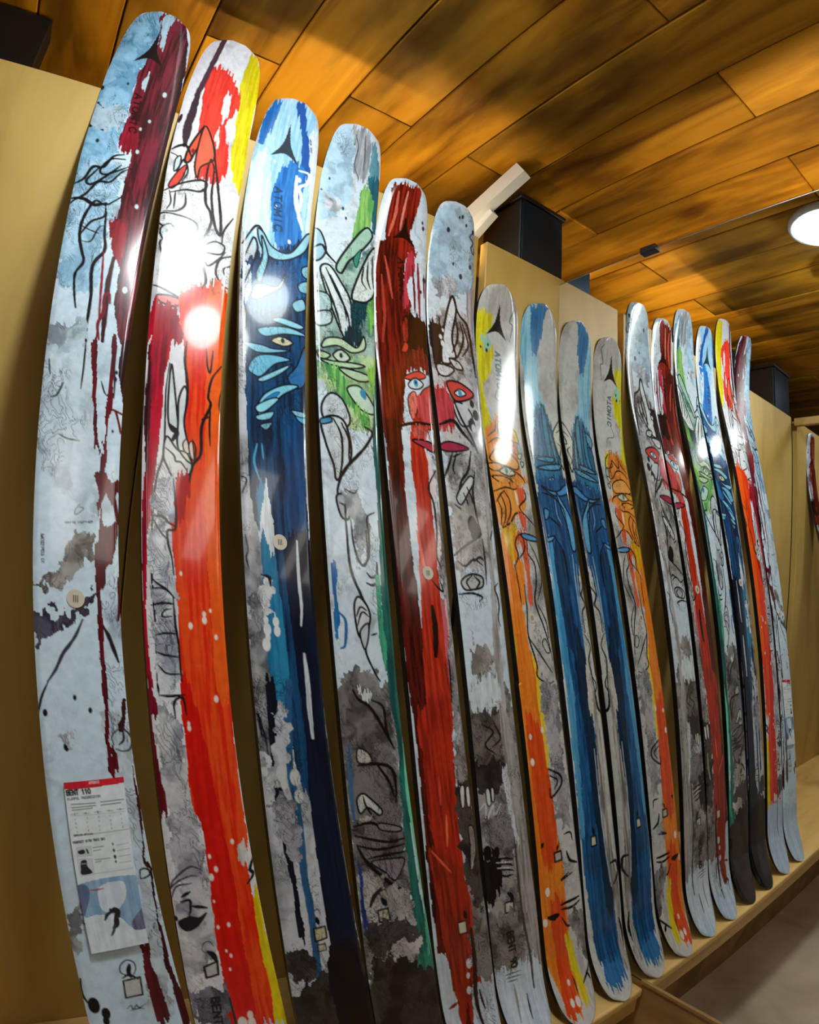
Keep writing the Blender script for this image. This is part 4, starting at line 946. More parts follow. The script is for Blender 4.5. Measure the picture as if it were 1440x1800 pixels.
  ('K','1a1c20',0.50,[(-53,684),(42,700),(35,956),(26,1104),(-41,1101),(-46,932)]),
  ('K','14100e',0.75,[(-45,1101),(40,1133),(38,1341),(36,1497),(-44,1475),(-55,1325)])],
 5: [
  ('P','cfe0ee','b8ccdc',[(-75,1590),(75,1570),(75,1720),(-75,1720)]),
  ('S','9a2c18',14.0,[(-12,1480),(-10,1560),(-12,1620)]),
  ('S','2a2420',5.0,[(14,1500),(16,1600),(12,1650)]),
  ('S','2a2420',4.0,[(-30,1560),(-28,1640)]),
  ('N','a09a98','443e3c',[(35,1060),(60,1094),(65,1323),(57,1531),(11,1515),(20,1313)]),
  ('N','b4b0ae','5a5452',[(51,623),(60,622),(58,933),(31,1120),(32,1028)]),
  ('P','9a2418','541008',[(-41,26),(-5,8),(28,15),(30,43),(23,95),(15,136),(33,163),(39,177),(15,184),(8,234),(15,278),(27,311),(7,326),(-3,285),(-17,225),(-35,171),(-45,142),(-42,74)]),
  ('S','d86a54',6.0,[(-26,39),(-26,96),(-36,153)]),
  ('S','e08a74',4.6,[(-3,29),(-7,78),(-10,128)]),
  ('P','7a1c12','3c0c08',[(-63,182),(-52,164),(-33,161),(-9,194),(15,278),(24,321),(42,347),(71,346),(68,406),(34,407),(4,458),(-10,541),(-16,580),(-66,590),(-63,476),(-58,304)]),
  ('S','c05040',4.9,[(-41,206),(-30,248),(-20,300)]),
  ('S','a83a2c',5.8,[(-46,254),(-39,342),(-47,410)]),
  ('A','1e0a0a',[(-0,90),(-26,155),(34,159)]),
  ('T','220a0a','ATOMIC',13.1,3.5,[(-8,196),(-0,302)]),
  ('P','c23a4a','8a2030',[(15,184),(32,178),(32,225),(18,254),(20,304),(6,313),(8,257)]),
  ('S','8a2434',6.3,[(42,193),(47,257),(48,326)]),
  ('S','6a1a28',5.2,[(28,203),(35,262),(36,317)]),
  ('S','7a2030',4.8,[(59,215),(62,271)]),
  ('D','20242a',4.2,[(45,88),(49,101),(61,228),(52,260)]),
  ('P','2c0e0c','1c0808',[(5,336),(72,337),(69,440),(53,453),(33,420),(16,404)]),
  ('F','d0402c','180a0a',2.4,[(-4,418),(6,394),(14,402),(8,417)]),
  ('P','b83a2c','8a241a',[(4,355),(14,338),(16,382),(3,394)]),
  ('P','8a2a20','5c1a14',[(14,421),(54,401),(64,441),(29,455),(7,457)]),
  ('F','d84e3c','180a0a',2.8,[(-2,474),(30,454),(50,458),(42,468),(9,478)]),
  ('F','d4e0e8','180808',3.3,[(6,487),(23,471),(42,479),(31,492),(11,496)]),
  ('D','3a9cc4',8.2,[(24,481)]),
  ('D','101214',3.4,[(24,480)]),
  ('F','e87868','180a0a',2.3,[(3,515),(20,501),(23,530),(12,563),(3,546)]),
  ('F','d04a44','180a0a',2.8,[(21,542),(34,501),(54,482),(68,482),(61,564),(23,572)]),
  ('P','64180e','300c08',[(-66,569),(-23,571),(-22,700),(-20,800),(-16,896),(-15,980),(-16,1054),(-17,1211),(-13,1306),(-9,1405),(-6,1509),(-2,1613),(-50,1596),(-53,1473),(-54,1354),(-51,1251),(-48,1142),(-50,1043),(-54,952),(-57,869),(-56,744),(-54,621)]),
  ('P','d23a22','a02614',[(6,565),(36,558),(33,692),(34,785),(33,894),(33,981),(33,1047),(24,1151),(19,1255),(16,1332),(24,1394),(26,1467),(27,1564),(6,1615),(-1,1575),(-7,1509),(-19,1423),(-29,1303),(-32,1208),(-22,1072),(-16,961),(-7,838),(-1,717),(-4,633)]),
  ('P','c03018','8a2010',[(-39,1070),(28,1056),(24,1151),(19,1255),(16,1352),(-7,1386),(-28,1322),(-40,1244),(-39,1152)]),
  ('P','d4585a','b83a40',[(26,513),(59,505),(56,550),(36,564),(24,553)]),
  ('S','240a10',6.1,[(-26,583),(0,571),(27,565),(59,561)]),
  ('F','b03850','240a10',3.6,[(3,603),(32,598),(56,604),(52,618),(30,613)]),
  ('P','d86a5c','c04a40',[(8,579),(35,574),(46,592),(14,600)]),
  ('S','e8d0cc',7.3,[(32,616),(41,655),(39,705),(40,767)]),
  ('S','e0c8c8',6.2,[(39,740),(43,788),(33,835)]),
  ('S','14141a',4.1,[(52,653),(31,688),(39,719),(40,767),(34,809),(41,835)]),
  ('S','14141a',3.3,[(18,856),(29,868),(40,874),(35,855)]),
  ('S','e86a50',5.0,[(-5,772),(2,821),(9,856)]),
  ('S','24100c',10.7,[(12,901),(14,933),(12,961),(9,983)]),
  ('S','f0b8b0',5.1,[(43,887),(41,933),(38,984)]),
  ('S','d06a78',8.4,[(34,888),(37,926),(36,965),(34,1028)]),
  ('S','14141a',3.3,[(36,981),(36,1013),(33,1060)]),
  ('N','c8c6c6','7a7674',[(45,965),(55,965),(50,1061),(43,1124),(31,1122),(38,1044)]),
  ('N','a09894','3a3230',[(31,1148),(57,1171),(54,1209),(25,1205),(24,1170)]),
  ('N','544a46','181210',[(26,1198),(56,1196),(53,1255),(63,1306),(66,1357),(57,1406),(33,1424),(28,1398),(20,1323),(19,1248)]),
  ('F','e6e2de','181414',2.1,[(30,1205),(39,1203),(36,1234),(29,1236)]),
  ('F','e6e2de','181414',2.1,[(43,1207),(51,1207),(49,1236),(42,1236)]),
  ('F','9a8a80','181414',2.5,[(39,1272),(50,1277),(49,1320),(34,1341),(38,1304)]),
  ('S','cfc6be',2.9,[(36,1343),(41,1331)]),
  ('P','a83018','7a2010',[(-48,1286),(-27,1303),(9,1330),(21,1387),(19,1430),(8,1478),(6,1549),(1,1579),(-26,1569),(-34,1517),(-40,1446),(-42,1380)]),
  ('S','e05a3a',3.8,[(-42,1297),(-25,1319),(-9,1339)]),
  ('S','f07a4a',3.6,[(-5,1244),(-10,1294)]),
  ('S','d84a30',3.9,[(-12,1180),(-14,1224)]),
  ('Q','d8ccb0','3a1a10',2.9,[(-7,1428),(10,1429),(10,1450),(-7,1449)]),
  ('S','301008',6.6,[(9,1412),(10,1424)]),
  ('P','d2dce4','b8c4ce',[(-55,1469),(-40,1473),(-33,1535),(-28,1568),(-29,1605),(-54,1596)]),
  ('P','d2dce4','b8c4ce',[(10,1536),(29,1557),(65,1563),(49,1632),(-1,1615)]),
  ('D','d8d4d0',5.5,[(1,1527),(-1,1554),(6,1506)]),
  ('N','8a827e','3a3432',[(19,1458),(69,1448),(79,1502),(53,1552),(20,1539)]),
  ('S','9a2c18',14.0,[(-20,1568),(-22,1588),(-23,1607)]),
  ('S','9a2c18',7.5,[(-1,1578),(-7,1610)]),
  ('S','8a2414',5.7,[(-28,1568),(-45,1573)]),
  ('S','301a14',8.4,[(19,1447),(18,1510),(12,1566),(12,1600),(14,1620)]),
  ('S','2a2420',4.3,[(21,1562),(26,1598)]),
  ('K','1a0808',0.60,[(2,337),(72,341),(59,561),(-13,576)]),
  ('K','14141a',0.70,[(42,625),(60,622),(44,1029),(28,1028),(33,835)]),
  ('K','14100e',0.80,[(31,1123),(63,1159),(64,1357),(42,1627),(0,1582),(23,1347)])],
 6: [
  ('N','c4c2c2','3a3432',[(-54,318),(9,282),(62,312),(52,536),(-29,554),(-64,485)]),
  ('N','c4c2c0','5a5450',[(-52,502),(57,475),(43,793),(9,831),(-45,821),(-51,658)]),
  ('N','b8d6e8','8aa4b4',[(-59,38),(37,12),(63,62),(64,188),(-1,247),(-54,232),(-65,140)]),
  ('P','cfe0ee','bcd0e0',[(-75,1600),(75,1590),(75,1720),(-75,1720)]),
  ('S','3a3a3e',3.0,[(4,1560),(8,1640),(6,1670)]),
  ('N','a8a4a2','4c4644',[(-50,1049),(46,1055),(65,1354),(65,1541),(-50,1537),(-57,1325)]),
  ('D','2a2e34',4.0,[(4,35),(12,30),(50,54),(1,158),(-38,227),(-22,78),(26,47),(50,148),(24,183)]),
  ('S','2a2e34',3.6,[(53,51),(41,71),(54,81),(48,98),(58,110),(62,93)]),
  ('N','c8ced6','7a7e86',[(-49,216),(-13,198),(20,210),(-12,251),(-43,252)]),
  ('P','b4b4ba','86868c',[(45,215),(68,207),(66,382),(58,497),(41,475),(51,363),(44,294)]),
  ('P','1c1616','2a2020',[(-64,330),(-39,317),(-25,331),(-36,399),(-51,447),(-58,406)]),
  ('F','dfe4e6','12141a',5.9,[(-37,404),(-18,305),(1,242),(12,276),(-3,347),(2,396),(-23,417)]),
  ('S','12141a',6.3,[(4,245),(20,283),(43,304),(51,363),(54,427)]),
  ('S','12141a',5.1,[(11,295),(13,342),(-6,385)]),
  ('S','12141a',5.2,[(22,301),(29,342),(8,390),(-11,400)]),
  ('S','12141a',4.7,[(29,304),(42,352),(22,386)]),
  ('F','d2d6d8','12141a',4.2,[(-51,426),(-28,421),(-6,426),(-26,446),(-47,446)]),
  ('F','d2d6d8','12141a',4.4,[(-16,402),(9,404),(18,419),(-3,421)]),
  ('D','12141a',6.6,[(-30,335),(-36,354),(-32,366),(-39,384)]),
  ('D','d8dadc',4.4,[(-27,337),(-34,355),(-30,370)]),
  ('F','d04440','12141a',4.7,[(-28,459),(3,453),(38,467),(32,482),(-8,498),(-24,481)]),
  ('F','e4e4e0','12141a',3.7,[(-12,480),(5,468),(19,476),(-0,486)]),
  ('D','3a94bc',7.5,[(3,477)]),
  ('P','c43c40','9a2a30',[(-64,480),(-34,470),(-27,492),(-17,514),(-25,556),(-63,564),(-65,526)]),
  ('F','c8ccd0','12141a',4.2,[(-19,507),(7,500),(29,520),(21,543),(-4,548)]),
  ('D','1a1c20',8.8,[(33,494),(40,518),(26,542)]),
  ('P','c84450','a02c3a',[(-57,503),(-22,495),(-21,532),(-41,553),(-57,549)]),
  ('S','16141a',7.3,[(-56,558),(-23,544),(-2,564),(25,587)]),
  ('S','16141a',5.2,[(-17,494),(-2,532),(22,571),(33,601)]),
  ('F','a82c4c','16141a',3.8,[(-59,600),(-34,590),(10,596),(-27,609),(-55,611)]),
  ('D','c8ced2',6.4,[(18,527),(30,549),(13,507)]),
  ('S','14161c',4.4,[(-34,614),(-48,646),(-63,675)]),
  ('S','14161c',4.0,[(-22,609),(-35,641),(-33,655)]),
  ('S','14161c',5.2,[(15,601),(2,642),(-19,668),(-30,699)]),
  ('S','14161c',4.0,[(-13,610),(-33,621)]),
  ('F','d0d4d4','14161c',3.8,[(-34,701),(-17,675),(6,653),(14,663),(-4,688),(-24,713)]),
  ('S','14161c',4.4,[(-6,677),(5,705),(-7,744),(-29,771)]),
  ('S','14161c',4.4,[(-16,690),(-8,714),(-20,748),(-42,779)]),
  ('S','14161c',4.2,[(-40,715),(-24,727),(-32,757),(-51,780)]),
  ('N','b4b0ac','76706a',[(-52,738),(22,707),(20,773),(13,803),(-46,841),(-47,786)]),
  ('S','14161c',4.6,[(19,643),(8,686),(11,731),(18,766)]),
  ('D','16181c',10.6,[(-1,769),(9,760),(-2,750)]),
  ('S','14161c',4.1,[(-53,811),(-33,796),(13,770)]),
  ('S','14161c',4.1,[(-47,821),(-30,828),(-8,815),(12,824)]),
  ('S','14161c',4.3,[(-8,818),(7,810),(16,815)]),
  ('F','c8c8c4','14161c',4.1,[(-43,856),(-21,843),(7,846),(6,864),(-23,871),(-38,870)]),
  ('S','14161c',3.7,[(-17,845),(-31,857),(-23,871)]),
  ('S','14161c',3.7,[(-12,846),(0,856),(-11,869)]),
  ('S','14161c',4.0,[(-51,880),(-21,877),(3,883),(-5,891)]),
  ('P','bcb8b6','908a86',[(52,553),(51,661),(45,775),(39,882),(34,1017),(32,1139),(33,1242),(32,1346),(33,1455),(17,1450),(13,1342),(11,1238),(11,1137),(17,986),(29,830),(38,697)]),
  ('S','14161c',3.3,[(19,775),(20,817),(17,860)]),
  ('S','14161c',3.1,[(48,755),(40,775)]),
  ('S','14161c',3.3,[(47,856),(37,866),(42,882),(43,901),(38,920),(41,936)]),
  ('N','a8a09c','6a625e',[(-34,976),(12,977),(11,1006),(-16,1022),(-39,1013)]),
  ('T','7a726c','AAS',3.6,0.9,[(-31,943),(-32,971)]),
  ('P','dfe6ea','c4d0d6',[(-38,1030),(17,1029),(15,1082),(-45,1079)]),
  ('N','7a706a','2c2624',[(-49,1091),(21,1094),(25,1148),(35,1194),(-5,1178),(-52,1162)]),
  ('S','1c1816',3.1,[(-31,1106),(-6,1121),(-27,1142),(-3,1162)]),
  ('S','1c1816',3.2,[(-4,1102),(10,1133),(-10,1147)]),
  ('N','3e3836','120e0e',[(-50,1172),(32,1180),(35,1208),(7,1224),(-44,1228),(-57,1213)]),
  ('F','e6e6e2','141212',2.2,[(-37,1220),(-29,1219),(-28,1244),(-36,1245)]),
  ('F','e6e6e2','141212',2.2,[(-25,1219),(-19,1219),(-20,1239),(-25,1240)]),
  ('S','cfcfd2',3.9,[(-56,1253),(-41,1242),(-41,1269),(-24,1248),(-22,1266),(-6,1248)]),
  ('N','8a8686','3c3838',[(-49,1267),(-9,1265),(37,1274),(31,1339),(-9,1336),(-43,1315)]),
  ('P','1e1a18','120e0e',[(-57,1339),(-23,1333),(-23,1385),(-53,1422),(-58,1379)]),
  ('D','14100e',9.9,[(-27,1331),(-47,1328)]),
  ('S','14161a',3.6,[(-31,1345),(-11,1345),(10,1351)]),
  ('S','14161a',3.6,[(-30,1354),(-7,1356),(9,1363)]),
  ('S','14161a',3.6,[(-30,1363),(-9,1366),(9,1372)]),
  ('S','14161a',3.6,[(-28,1370),(-11,1378),(6,1379)]),
  ('S','e0dcd4',2.3,[(-30,1349),(7,1356)]),
  ('S','e0dcd4',2.3,[(-29,1359),(5,1366)]),
  ('Q','cac6bc','14161a',3.2,[(-20,1425),(0,1427),(0,1446),(-21,1444)]),
  ('S','14161a',7.5,[(-10,1410),(-2,1418),(-5,1427)]),
  ('N','8a8480','322c2a',[(-98,1433),(-51,1440),(12,1452),(17,1505),(-2,1555),(-65,1547),(-99,1542)]),
  ('P','dbe6f0','c6d4e2',[(-54,1551),(-6,1550),(64,1548),(64,1616),(46,1675),(-64,1636)]),
  ('S','3a3a3e',1.9,[(-37,1559),(2,1562)]),
  ('S','3a3a3e',1.9,[(-34,1566),(-1,1570)]),
  ('S','3a3a3e',1.9,[(-33,1573),(-10,1576)]),
  ('P','b4aeaa','827c78',[(15,1093),(38,1106),(47,1244),(56,1352),(60,1463),(65,1560),(43,1552),(34,1473),(27,1381),(21,1291),(16,1188)]),
  ('S','4a4644',5.7,[(20,1308),(18,1378),(20,1469),(29,1547),(26,1605)]),
  ('S','2a2a2e',3.2,[(6,1609),(4,1629),(3,1651)]),
  ('S','9a9694',3.7,[(-20,1582),(-20,1613),(-25,1648)]),
  ('P','dcdce0','c8ccd2',[(5,1190),(20,1195),(23,1274),(31,1321),(21,1319),(14,1273)]),
  ('T','1a1614','BENT 90',14.1,4.2,[(-22,1481),(-20,1552)]),
  ('K','12141a',0.70,[(-55,327),(56,314),(53,536),(-63,561)]),
  ('K','14161c',0.80,[(-60,615),(37,604),(32,865),(-46,895),(-51,731)]),
  ('K','14100e',0.80,[(-51,1091),(44,1100),(41,1384),(-6,1553),(-99,1538),(-57,1325)])],
 7: [
  ('P','c6c4be','b4b2aa',[(-70,79),(-60,38),(-37,14),(6,2),(42,18),(54,53),(18,88),(-42,94)]),
  ('P','e8e02a','cabf14',[(-74,89),(-51,82),(-23,84),(-26,115),(-49,147),(-37,168),(-18,169),(-17,203),(-32,238),(-48,258),(-47,288),(-36,342),(-49,375),(-59,374),(-60,231),(-69,141)]),
  ('P','aedcc2','9cd0b8',[(-55,149),(-34,139),(-22,157),(-41,176)]),
  ('D','2a2a20',3.2,[(-54,172),(-33,161),(-37,176)]),
  ('A','1c1816',[(-4,49),(-40,137),(23,135)]),
  ('S','3a3a3c',2.5,[(31,28),(42,47),(33,73),(32,86),(41,93),(34,134)]),
  ('T','56707a','ATOMIC',15.6,4.1,[(-11,170),(-5,262)]),
  ('S','7a8a90',2.9,[(-2,255),(-14,286),(16,297),(24,322)]),
  ('P','f09c40','e07c2c',[(-52,369),(-21,339),(21,341),(37,365),(41,395),(32,435),(37,454),(53,474),(-66,492),(-60,437),(-56,393)]),
  ('S','14100e',3.5,[(-50,384),(-27,365),(-21,342)]),
  ('S','14100e',3.7,[(-11,340),(-18,359),(-12,376),(11,359),(15,376),(33,384)]),
  ('S','14100e',3.5,[(-52,401),(-25,384),(1,388),(17,405),(34,414)]),
  ('S','14100e',3.3,[(13,364),(23,377),(30,397)]),
  ('F','f4ae58','14100e',3.5,[(-52,430),(-26,408),(11,415),(31,432),(23,448),(-11,445),(-47,441)]),
  ('F','f0a248','14100e',3.0,[(-59,448),(-29,443),(-24,456),(-51,461)]),
  ('F','e8e2c0','14100e',3.5,[(-31,460),(-8,447),(16,458),(-4,467)]),
  ('D','4a8a78',6.8,[(-11,455)]),
  ('S','14100e',3.7,[(14,452),(35,463),(44,475)]),
  ('F','f4aa4c','14100e',3.4,[(-54,475),(-24,470),(3,477),(-27,486)]),
  ('P','e8dc38','d0c020',[(22,340),(37,343),(47,378),(38,382)]),
  ('S','14100e',3.4,[(25,344),(38,359),(44,379),(46,400)]),
  ('F','a4ccb8','14100e',3.0,[(37,383),(47,393),(46,412),(36,408)]),
  ('F','dfe0d8','14100e',3.0,[(34,411),(46,408),(42,419),(34,421)]),
  ('F','dfe0d8','14100e',3.0,[(39,427),(49,429),(42,440)]),
  ('P','f0a444','e68a34',[(-53,491),(20,480),(32,506),(31,534),(16,550),(-0,557),(-27,580),(-50,586),(-56,545)]),
  ('S','14100e',3.4,[(-55,507),(-21,494),(5,495),(19,486)]),
  ('S','14100e',3.5,[(-28,502),(-15,521),(-17,548),(-34,576)]),
  ('S','14100e',3.4,[(-39,510),(-30,536),(-34,561),(-46,582)]),
  ('S','14100e',3.4,[(-49,525),(-42,546),(-49,578)]),
  ('S','14100e',3.3,[(-53,529),(-39,512),(-26,502)]),
  ('S','14100e',4.0,[(-52,586),(-22,570),(-3,549),(21,546),(38,558),(54,569)]),
  ('P','e8643e','d85030',[(16,489),(35,489),(30,515),(15,531),(13,511)]),
  ('S','f4e6cc',5.6,[(6,499),(8,512),(8,527)]),
  ('P','ea6e44','d65230',[(7,551),(26,551),(27,570),(20,584),(13,582)]),
  ('S','14100e',3.7,[(36,491),(36,511),(13,531),(21,546)]),
  ('P','e8c224','d6a41a',[(-50,589),(-28,581),(-4,573),(-14,606),(-24,635),(-32,656),(-49,672),(-51,637)]),
  ('P','f09634','e87c24',[(-15,593),(-5,597),(-13,634),(-2,654),(-8,721),(-20,746),(-28,711),(-27,671),(-24,635)]),
  ('P','e86a44','d85432',[(-8,592),(14,586),(21,603),(17,643),(13,695),(9,743),(0,736),(2,695),(2,644),(-0,618)]),
  ('F','5aa2d2','14100e',3.5,[(3,591),(23,589),(52,595),(51,602),(17,601)]),
  ('S','14100e',3.7,[(-28,661),(-13,637),(-17,614),(-6,595),(7,592)]),
  ('S','14100e',3.4,[(-13,645),(8,623),(10,599)]),
  ('S','14100e',3.3,[(-27,656),(-24,691),(-23,721),(-23,741)]),
  ('S','14100e',3.9,[(20,603),(18,632),(33,652),(30,689),(18,730),(33,776),(43,811),(48,847)]),
  ('S','14100e',3.2,[(27,608),(43,641),(49,683),(27,725)]),
  ('S','14100e',3.1,[(26,735),(43,768),(45,801)]),
  ('F','c8c8c4','14100e',2.6,[(23,811),(35,804),(43,828),(32,830)]),
  ('P','f28e2c','e8781e',[(-49,598),(-37,631),(-29,665),(-25,710),(-19,766),(-17,821),(1,855),(-8,930),(-10,1006),(-8,1060),(-2,1126),(3,1182),(8,1250),(7,1329),(11,1400),(8,1465),(-5,1520),(-32,1513),(-42,1473),(-57,1422),(-63,1352),(-64,1264),(-62,1167),(-62,1083),(-62,988),(-60,884),(-58,788),(-61,711),(-62,644)]),
  ('P','d8c428','c8b41c',[(-49,609),(-53,666),(-53,733),(-52,798),(-53,852),(-60,841),(-61,766),(-59,689)]),
  ('P','ea5a20','dc4818',[(-46,938),(-10,995),(-2,1094),(1,1182),(-21,1243),(-44,1215),(-47,1149),(-50,1064)]),
  ('P','ec5a24','de4616',[(-36,1305),(-1,1315),(1,1420),(-10,1518),(-42,1512),(-34,1429)]),
  ('S','f2cc30',8.7,[(-11,837),(-4,869),(-6,903),(-10,940)]),
  ('S','f2cc30',9.8,[(-6,898),(-5,952),(-3,1007),(-5,1046)]),
  ('P','ecd428','dcc01c',[(-5,1377),(13,1388),(21,1434),(27,1485),(20,1517),(6,1512),(6,1471),(0,1427)]),
  ('P','d8d4cc','bcb8b0',[(21,1430),(49,1436),(49,1493),(32,1519),(20,1515),(27,1485)]),
  ('D','f4e8dc',5.2,[(-43,986),(-45,1033),(-40,1280),(-14,1465),(-20,1499),(-5,1501),(-9,977),(-53,1337)]),
  ('S','14100e',10.7,[(-44,1329),(-31,1332),(-17,1331)]),
  ('S','2a1a10',7.3,[(-45,1193),(-40,1187)]),
  ('S','14100e',3.7,[(-7,696),(-9,746),(-15,795),(-2,849),(-3,876),(26,890),(43,888)]),
  ('S','14100e',3.3,[(-16,798),(8,828),(41,870)]),
  ('N','b8b4b4','6e6a70',[(0,895),(51,898),(45,1002),(49,1099),(45,1173),(9,1150),(6,1051)]),
  ('S','14161a',4.9,[(-3,1052),(28,1069),(27,1088),(-4,1106),(-6,1089)]),
  ('S','14161a',3.8,[(-2,1065),(18,1077),(7,1092)]),
  ('Q','c8c0b0','14161a',3.8,[(-12,1211),(7,1211),(7,1229),(-12,1229)]),
  ('S','14161a',5.5,[(1,1198),(-4,1208)]),
  ('S','14161a',3.9,[(21,1182),(40,1183),(44,1199)]),
  ('S','14161a',5.7,[(23,1217),(30,1235),(51,1245)]),
  ('S','14161a',4.0,[(23,1258),(0,1267),(34,1261)]),
  ('S','14161a',5.6,[(-7,1314),(21,1314),(47,1313)]),
  ('S','14161a',5.0,[(-8,1323),(25,1327),(49,1321)]),
  ('S','14161a',4.5,[(-8,1340),(9,1361),(34,1345)]),
  ('N','a8a4a0','3e3a38',[(6,1340),(63,1347),(64,1445),(43,1434),(29,1387)]),
  ('S','14161a',4.7,[(25,1478),(44,1463),(65,1445)]),
  ('S','14161a',4.9,[(43,1466),(48,1479)]),
  ('S','1a1a1a',3.1,[(0,1457),(2,1473),(1,1490)]),
  ('K','14100e',0.80,[(-46,353),(30,340),(53,472),(-64,490)]),
  ('K','14100e',0.70,[(-53,491),(61,473),(51,587),(45,720),(48,872),(-0,869),(2,670),(-46,586)]),
  ('K','14161a',0.60,[(6,895),(57,899),(76,1391),(62,1463),(25,1413),(2,1178)])],
 8: [
  ('P','9cd0e0','6ab4d0',[(-67,56),(-37,20),(-33,85),(-26,139),(-8,144),(-8,210),(5,256),(16,296),(-41,311),(-48,253),(-62,160),(-73,104)]),
  ('P','2f86ba','1c66a0',[(-40,19),(5,1),(17,8),(3,39),(3,80),(-7,110),(-11,139),(-29,137),(-37,86)]),
  ('P','3a8cb4','2672a0',[(-46,313),(-20,278),(4,266),(24,300),(38,362),(39,455),(-49,469),(-45,379)]),
  ('F','6ab6d0','10181e',3.6,[(-48,316),(-22,301),(-17,310),(-41,342)]),
  ('F','4a9cba','10181e',3.8,[(0,266),(14,299),(15,386),(3,396),(-1,338)]),
  ('F','3a88b0','10181e',3.7,[(-20,282),(-11,340),(-13,391),(-31,394)]),
  ('F','62aac4','10181e',3.9,[(20,311),(30,357),(36,407),(26,409),(20,359)]),
  ('F','2a6a90','10181e',3.2,[(-44,354),(-25,343),(-29,394),(-42,403)]),
  ('F','e2e4d2','10181e',3.9,[(35,327),(71,290),(65,357),(53,420),(44,393),(35,356)]),
  ('S','10181e',3.5,[(45,328),(66,317),(55,346),(66,350)]),
  ('S','10181e',3.5,[(44,354),(56,365),(47,389),(55,404)]),
  ('F','60acd8','10181e',4.0,[(-44,410),(-16,400),(21,397),(14,408),(-18,411)]),
  ('F','60acd8','10181e',4.0,[(-45,431),(-2,417),(42,410),(32,424),(-15,432)]),
  ('F','d8d8a4','10181e',3.6,[(-24,463),(3,447),(21,457)]),
  ('P','2468a0','16446e',[(-47,469),(67,452),(57,562),(50,653),(41,754),(30,875),(24,957),(28,1040),(31,1135),(35,1231),(40,1330),(51,1432),(37,1484),(-7,1519),(-40,1498),(-42,1458),(-45,1400),(-52,1303),(-54,1187),(-50,1051),(-48,938),(-47,824),(-50,707),(-52,610)]),
  ('P','10283e','16344e',[(-10,766),(14,802),(25,898),(21,1016),(23,1134),(24,1253),(30,1376),(8,1369),(-1,1246),(-7,1128),(-9,1012),(-15,895)]),
  ('P','13314e','1c4a72',[(-34,608),(-2,619),(1,730),(-3,837),(-23,825),(-34,718)]),
  ('P','58aad6','3c8cbc',[(-47,603),(-33,604),(-37,692),(-33,771),(-33,849),(-31,950),(-48,949),(-52,861),(-53,745)]),
  ('P','5aa6cc','3a84b4',[(-50,900),(-29,902),(-34,1008),(-40,1121),(-41,1198),(-53,1195),(-53,1081),(-53,987)]),
  ('F','4e9edc','10181e',4.0,[(-38,474),(-10,481),(18,477),(50,457),(66,464),(38,484),(-3,490)]),
  ('F','60b4e4','10181e',4.2,[(8,482),(24,503),(47,539),(50,583),(46,610),(33,611),(28,562),(16,519)]),
  ('S','10181e',3.9,[(-41,489),(-8,494),(21,516),(29,556)]),
  ('F','4e9ad2','10181e',3.5,[(-42,526),(-27,530),(-34,546),(-45,550)]),
  ('S','10181e',3.9,[(-30,544),(-14,552),(3,563)]),
  ('F','6cb2e2','10181e',3.4,[(-47,592),(-21,585),(-32,596),(-46,600)]),
  ('S','10181e',3.9,[(-24,587),(-2,613),(3,646),(3,690)]),
  ('S','b4d4e2',2.7,[(30,622),(26,689),(26,771),(26,852)]),
  ('S','b4d4e2',2.3,[(38,644),(32,717),(31,785)]),
  ('S','7ab8d4',2.3,[(-1,501),(-1,536),(11,558)]),
  ('P','dad6ca','c0bab0',[(46,658),(53,677),(45,744),(39,799),(39,879),(32,957),(13,955),(22,852),(30,771)]),
  ('S','10181e',4.2,[(52,660),(55,688),(40,711),(49,733),(35,750),(35,793)]),
  ('S','10181e',4.0,[(33,798),(46,823),(34,852),(38,884),(43,933)]),
  ('S','10181e',3.5,[(38,884),(49,907),(34,932)]),
  ('P','c6c2ba','767068',[(35,915),(43,1019),(37,1121),(42,1257),(56,1343),(45,1442),(48,1491),(19,1513),(29,1474),(34,1398),(25,1293),(17,1132)]),
  ('S','14181c',6.0,[(41,923),(47,956),(72,970)]),
  ('S','1a2228',6.7,[(31,1275),(51,1276),(54,1301),(38,1321)]),
  ('Q','d8d6b4','14181c',3.7,[(-25,1207),(-10,1207),(-10,1227),(-26,1226)]),
  ('S','101418',7.5,[(-17,1191),(-15,1203)]),
  ('P','2a5880','1c4468',[(-44,1239),(-4,1246),(-6,1284),(-46,1277)]),
  ('P','3c7eb8','2e6ca4',[(-35,1467),(23,1476),(25,1505),(-9,1516),(-39,1501)]),
  ('P','dcdedc','c8ccca',[(-46,1464),(-31,1469),(-39,1501),(-47,1490)]),
  ('S','c0d0dc',3.2,[(15,1034),(14,1132),(18,1231),(25,1313)]),
  ('S','10181c',6.2,[(44,1397),(50,1424),(49,1447)]),
  ('K','10181e',0.80,[(-46,313),(8,268),(42,452),(-48,467)]),
  ('K','10181e',0.60,[(-36,468),(70,451),(49,603),(50,744),(34,932),(15,878),(-1,607)])],
}
STICKER = {1: (-0.0019, -0.0802), 3: (0.0025, 0.0120), 5: (0.0095, -0.0141), 7: (0.0014, -0.0849)}
CARD = [(-34.8, 1277.0), (39.9, 1271.5), (34.3, 1481.7), (-38.4, 1486.8), (35.8, 1397.2), (-37.5, 1402.0)]

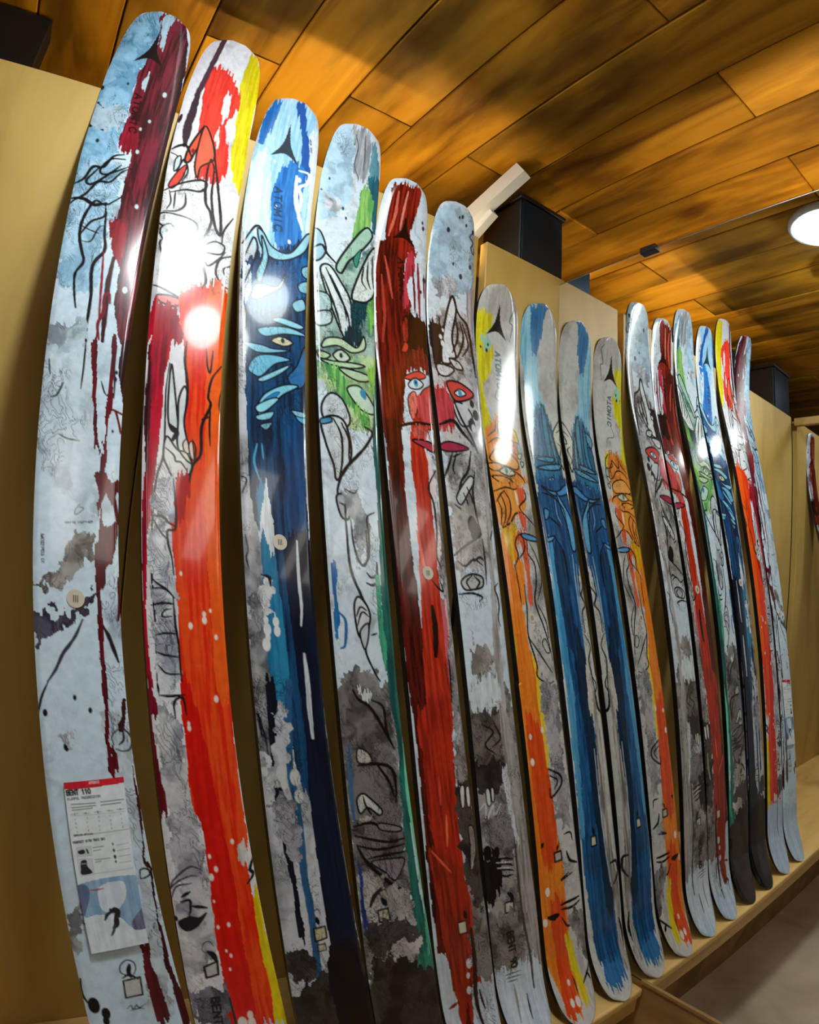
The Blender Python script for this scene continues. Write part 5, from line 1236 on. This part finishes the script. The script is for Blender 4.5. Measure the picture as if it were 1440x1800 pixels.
NU = {1: 104, 2: 104, 3: 96, 4: 84, 5: 76, 6: 72, 7: 64, 8: 60}
ROOT = {}
for n, sk in SKIS.items():
    ROOT[n] = build_ski(sk, NU[n], .00135 if n < 4 else .0016 if n < 7 else .0019, ART.get(n, []), BASE[n], None, SKI_LABEL[n])
for n, (u, z) in STICKER.items():
    st = disc('round_sticker', SKIS[n], u, z, .0115 if n < 6 else .010, M_STICK, ROOT[n])
    for k in (-.0026, 0, .0026):
        sk = SKIS[n]; P = [sk.surf(u + k + du, z + dz, .0014) for du, dz in ((-.0006, .004), (.0006, .004), (.0006, -.004), (-.0006, -.004))]
        mesh_obj('printed_bar', P, [(0, 3, 2, 1)], M_INK, st)

# ------------------------------------------------------------------ one more ski in the next bay, seen only in the mirror
far = Ski(9, .700, (.030, -.030, -.735), 'blunt'); far.n = 9
build_ski(far, 40, .003, ART[5], BASE[5], None, 'single ski with dark red paint in the next bay, past the divider')

# ------------------------------------------------------------------ info card on the maroon ski
sk = SKIS[1]
def card_grid(c, nu, nv, lift0, lift1):
    (a, b_, c_, d) = [np.array(p, float) for p in c]          # TL TR BR BL in mm on the ski
    i = np.linspace(0, 1, nu)[None, :, None]; j = np.linspace(0, 1, nv)[:, None, None]
    uv = (a*(1-i)+b_*i)*(1-j) + (d*(1-i)+c_*i)*j
    lift = lift0 + (lift1 - lift0) * j[..., 0] + 0 * i[..., 0]
    return uv, sk.surf(uv[..., 0]/1000, sk.zt - uv[..., 1]/S/1000, lift)
root = empty('info_card', sk.surf(CARD[3][0]/1000, sk.zt - CARD[3][1]/S/1000, .002).tolist())
tag(root, 'white paper info card with red header stuck on the maroon ski', 'card')
def card_part(name, corners, base, l0, l1, nu, nv):
    uv, pos = card_grid(corners, nu, nv, l0, l1)
    cv = Canvas(uv[..., 0], uv[..., 1], hexc(base), 900)
    cv.PV = cv.WV = cv.RV = cv.V; cv.WU = cv.RU = cv.U
    for o in ART[0]: cv.op(o)
    return grid_mesh(name, pos, cv.col, M_CARD, root)
card_part('spec_sheet', (CARD[0], CARD[1], CARD[4], CARD[5]), 'e6eef2', .0025, .0035, 90, 150)
card_part('photo_flap', (CARD[5], CARD[4], CARD[2], CARD[3]), 'dce8f2', .0035, .0060, 80, 90)
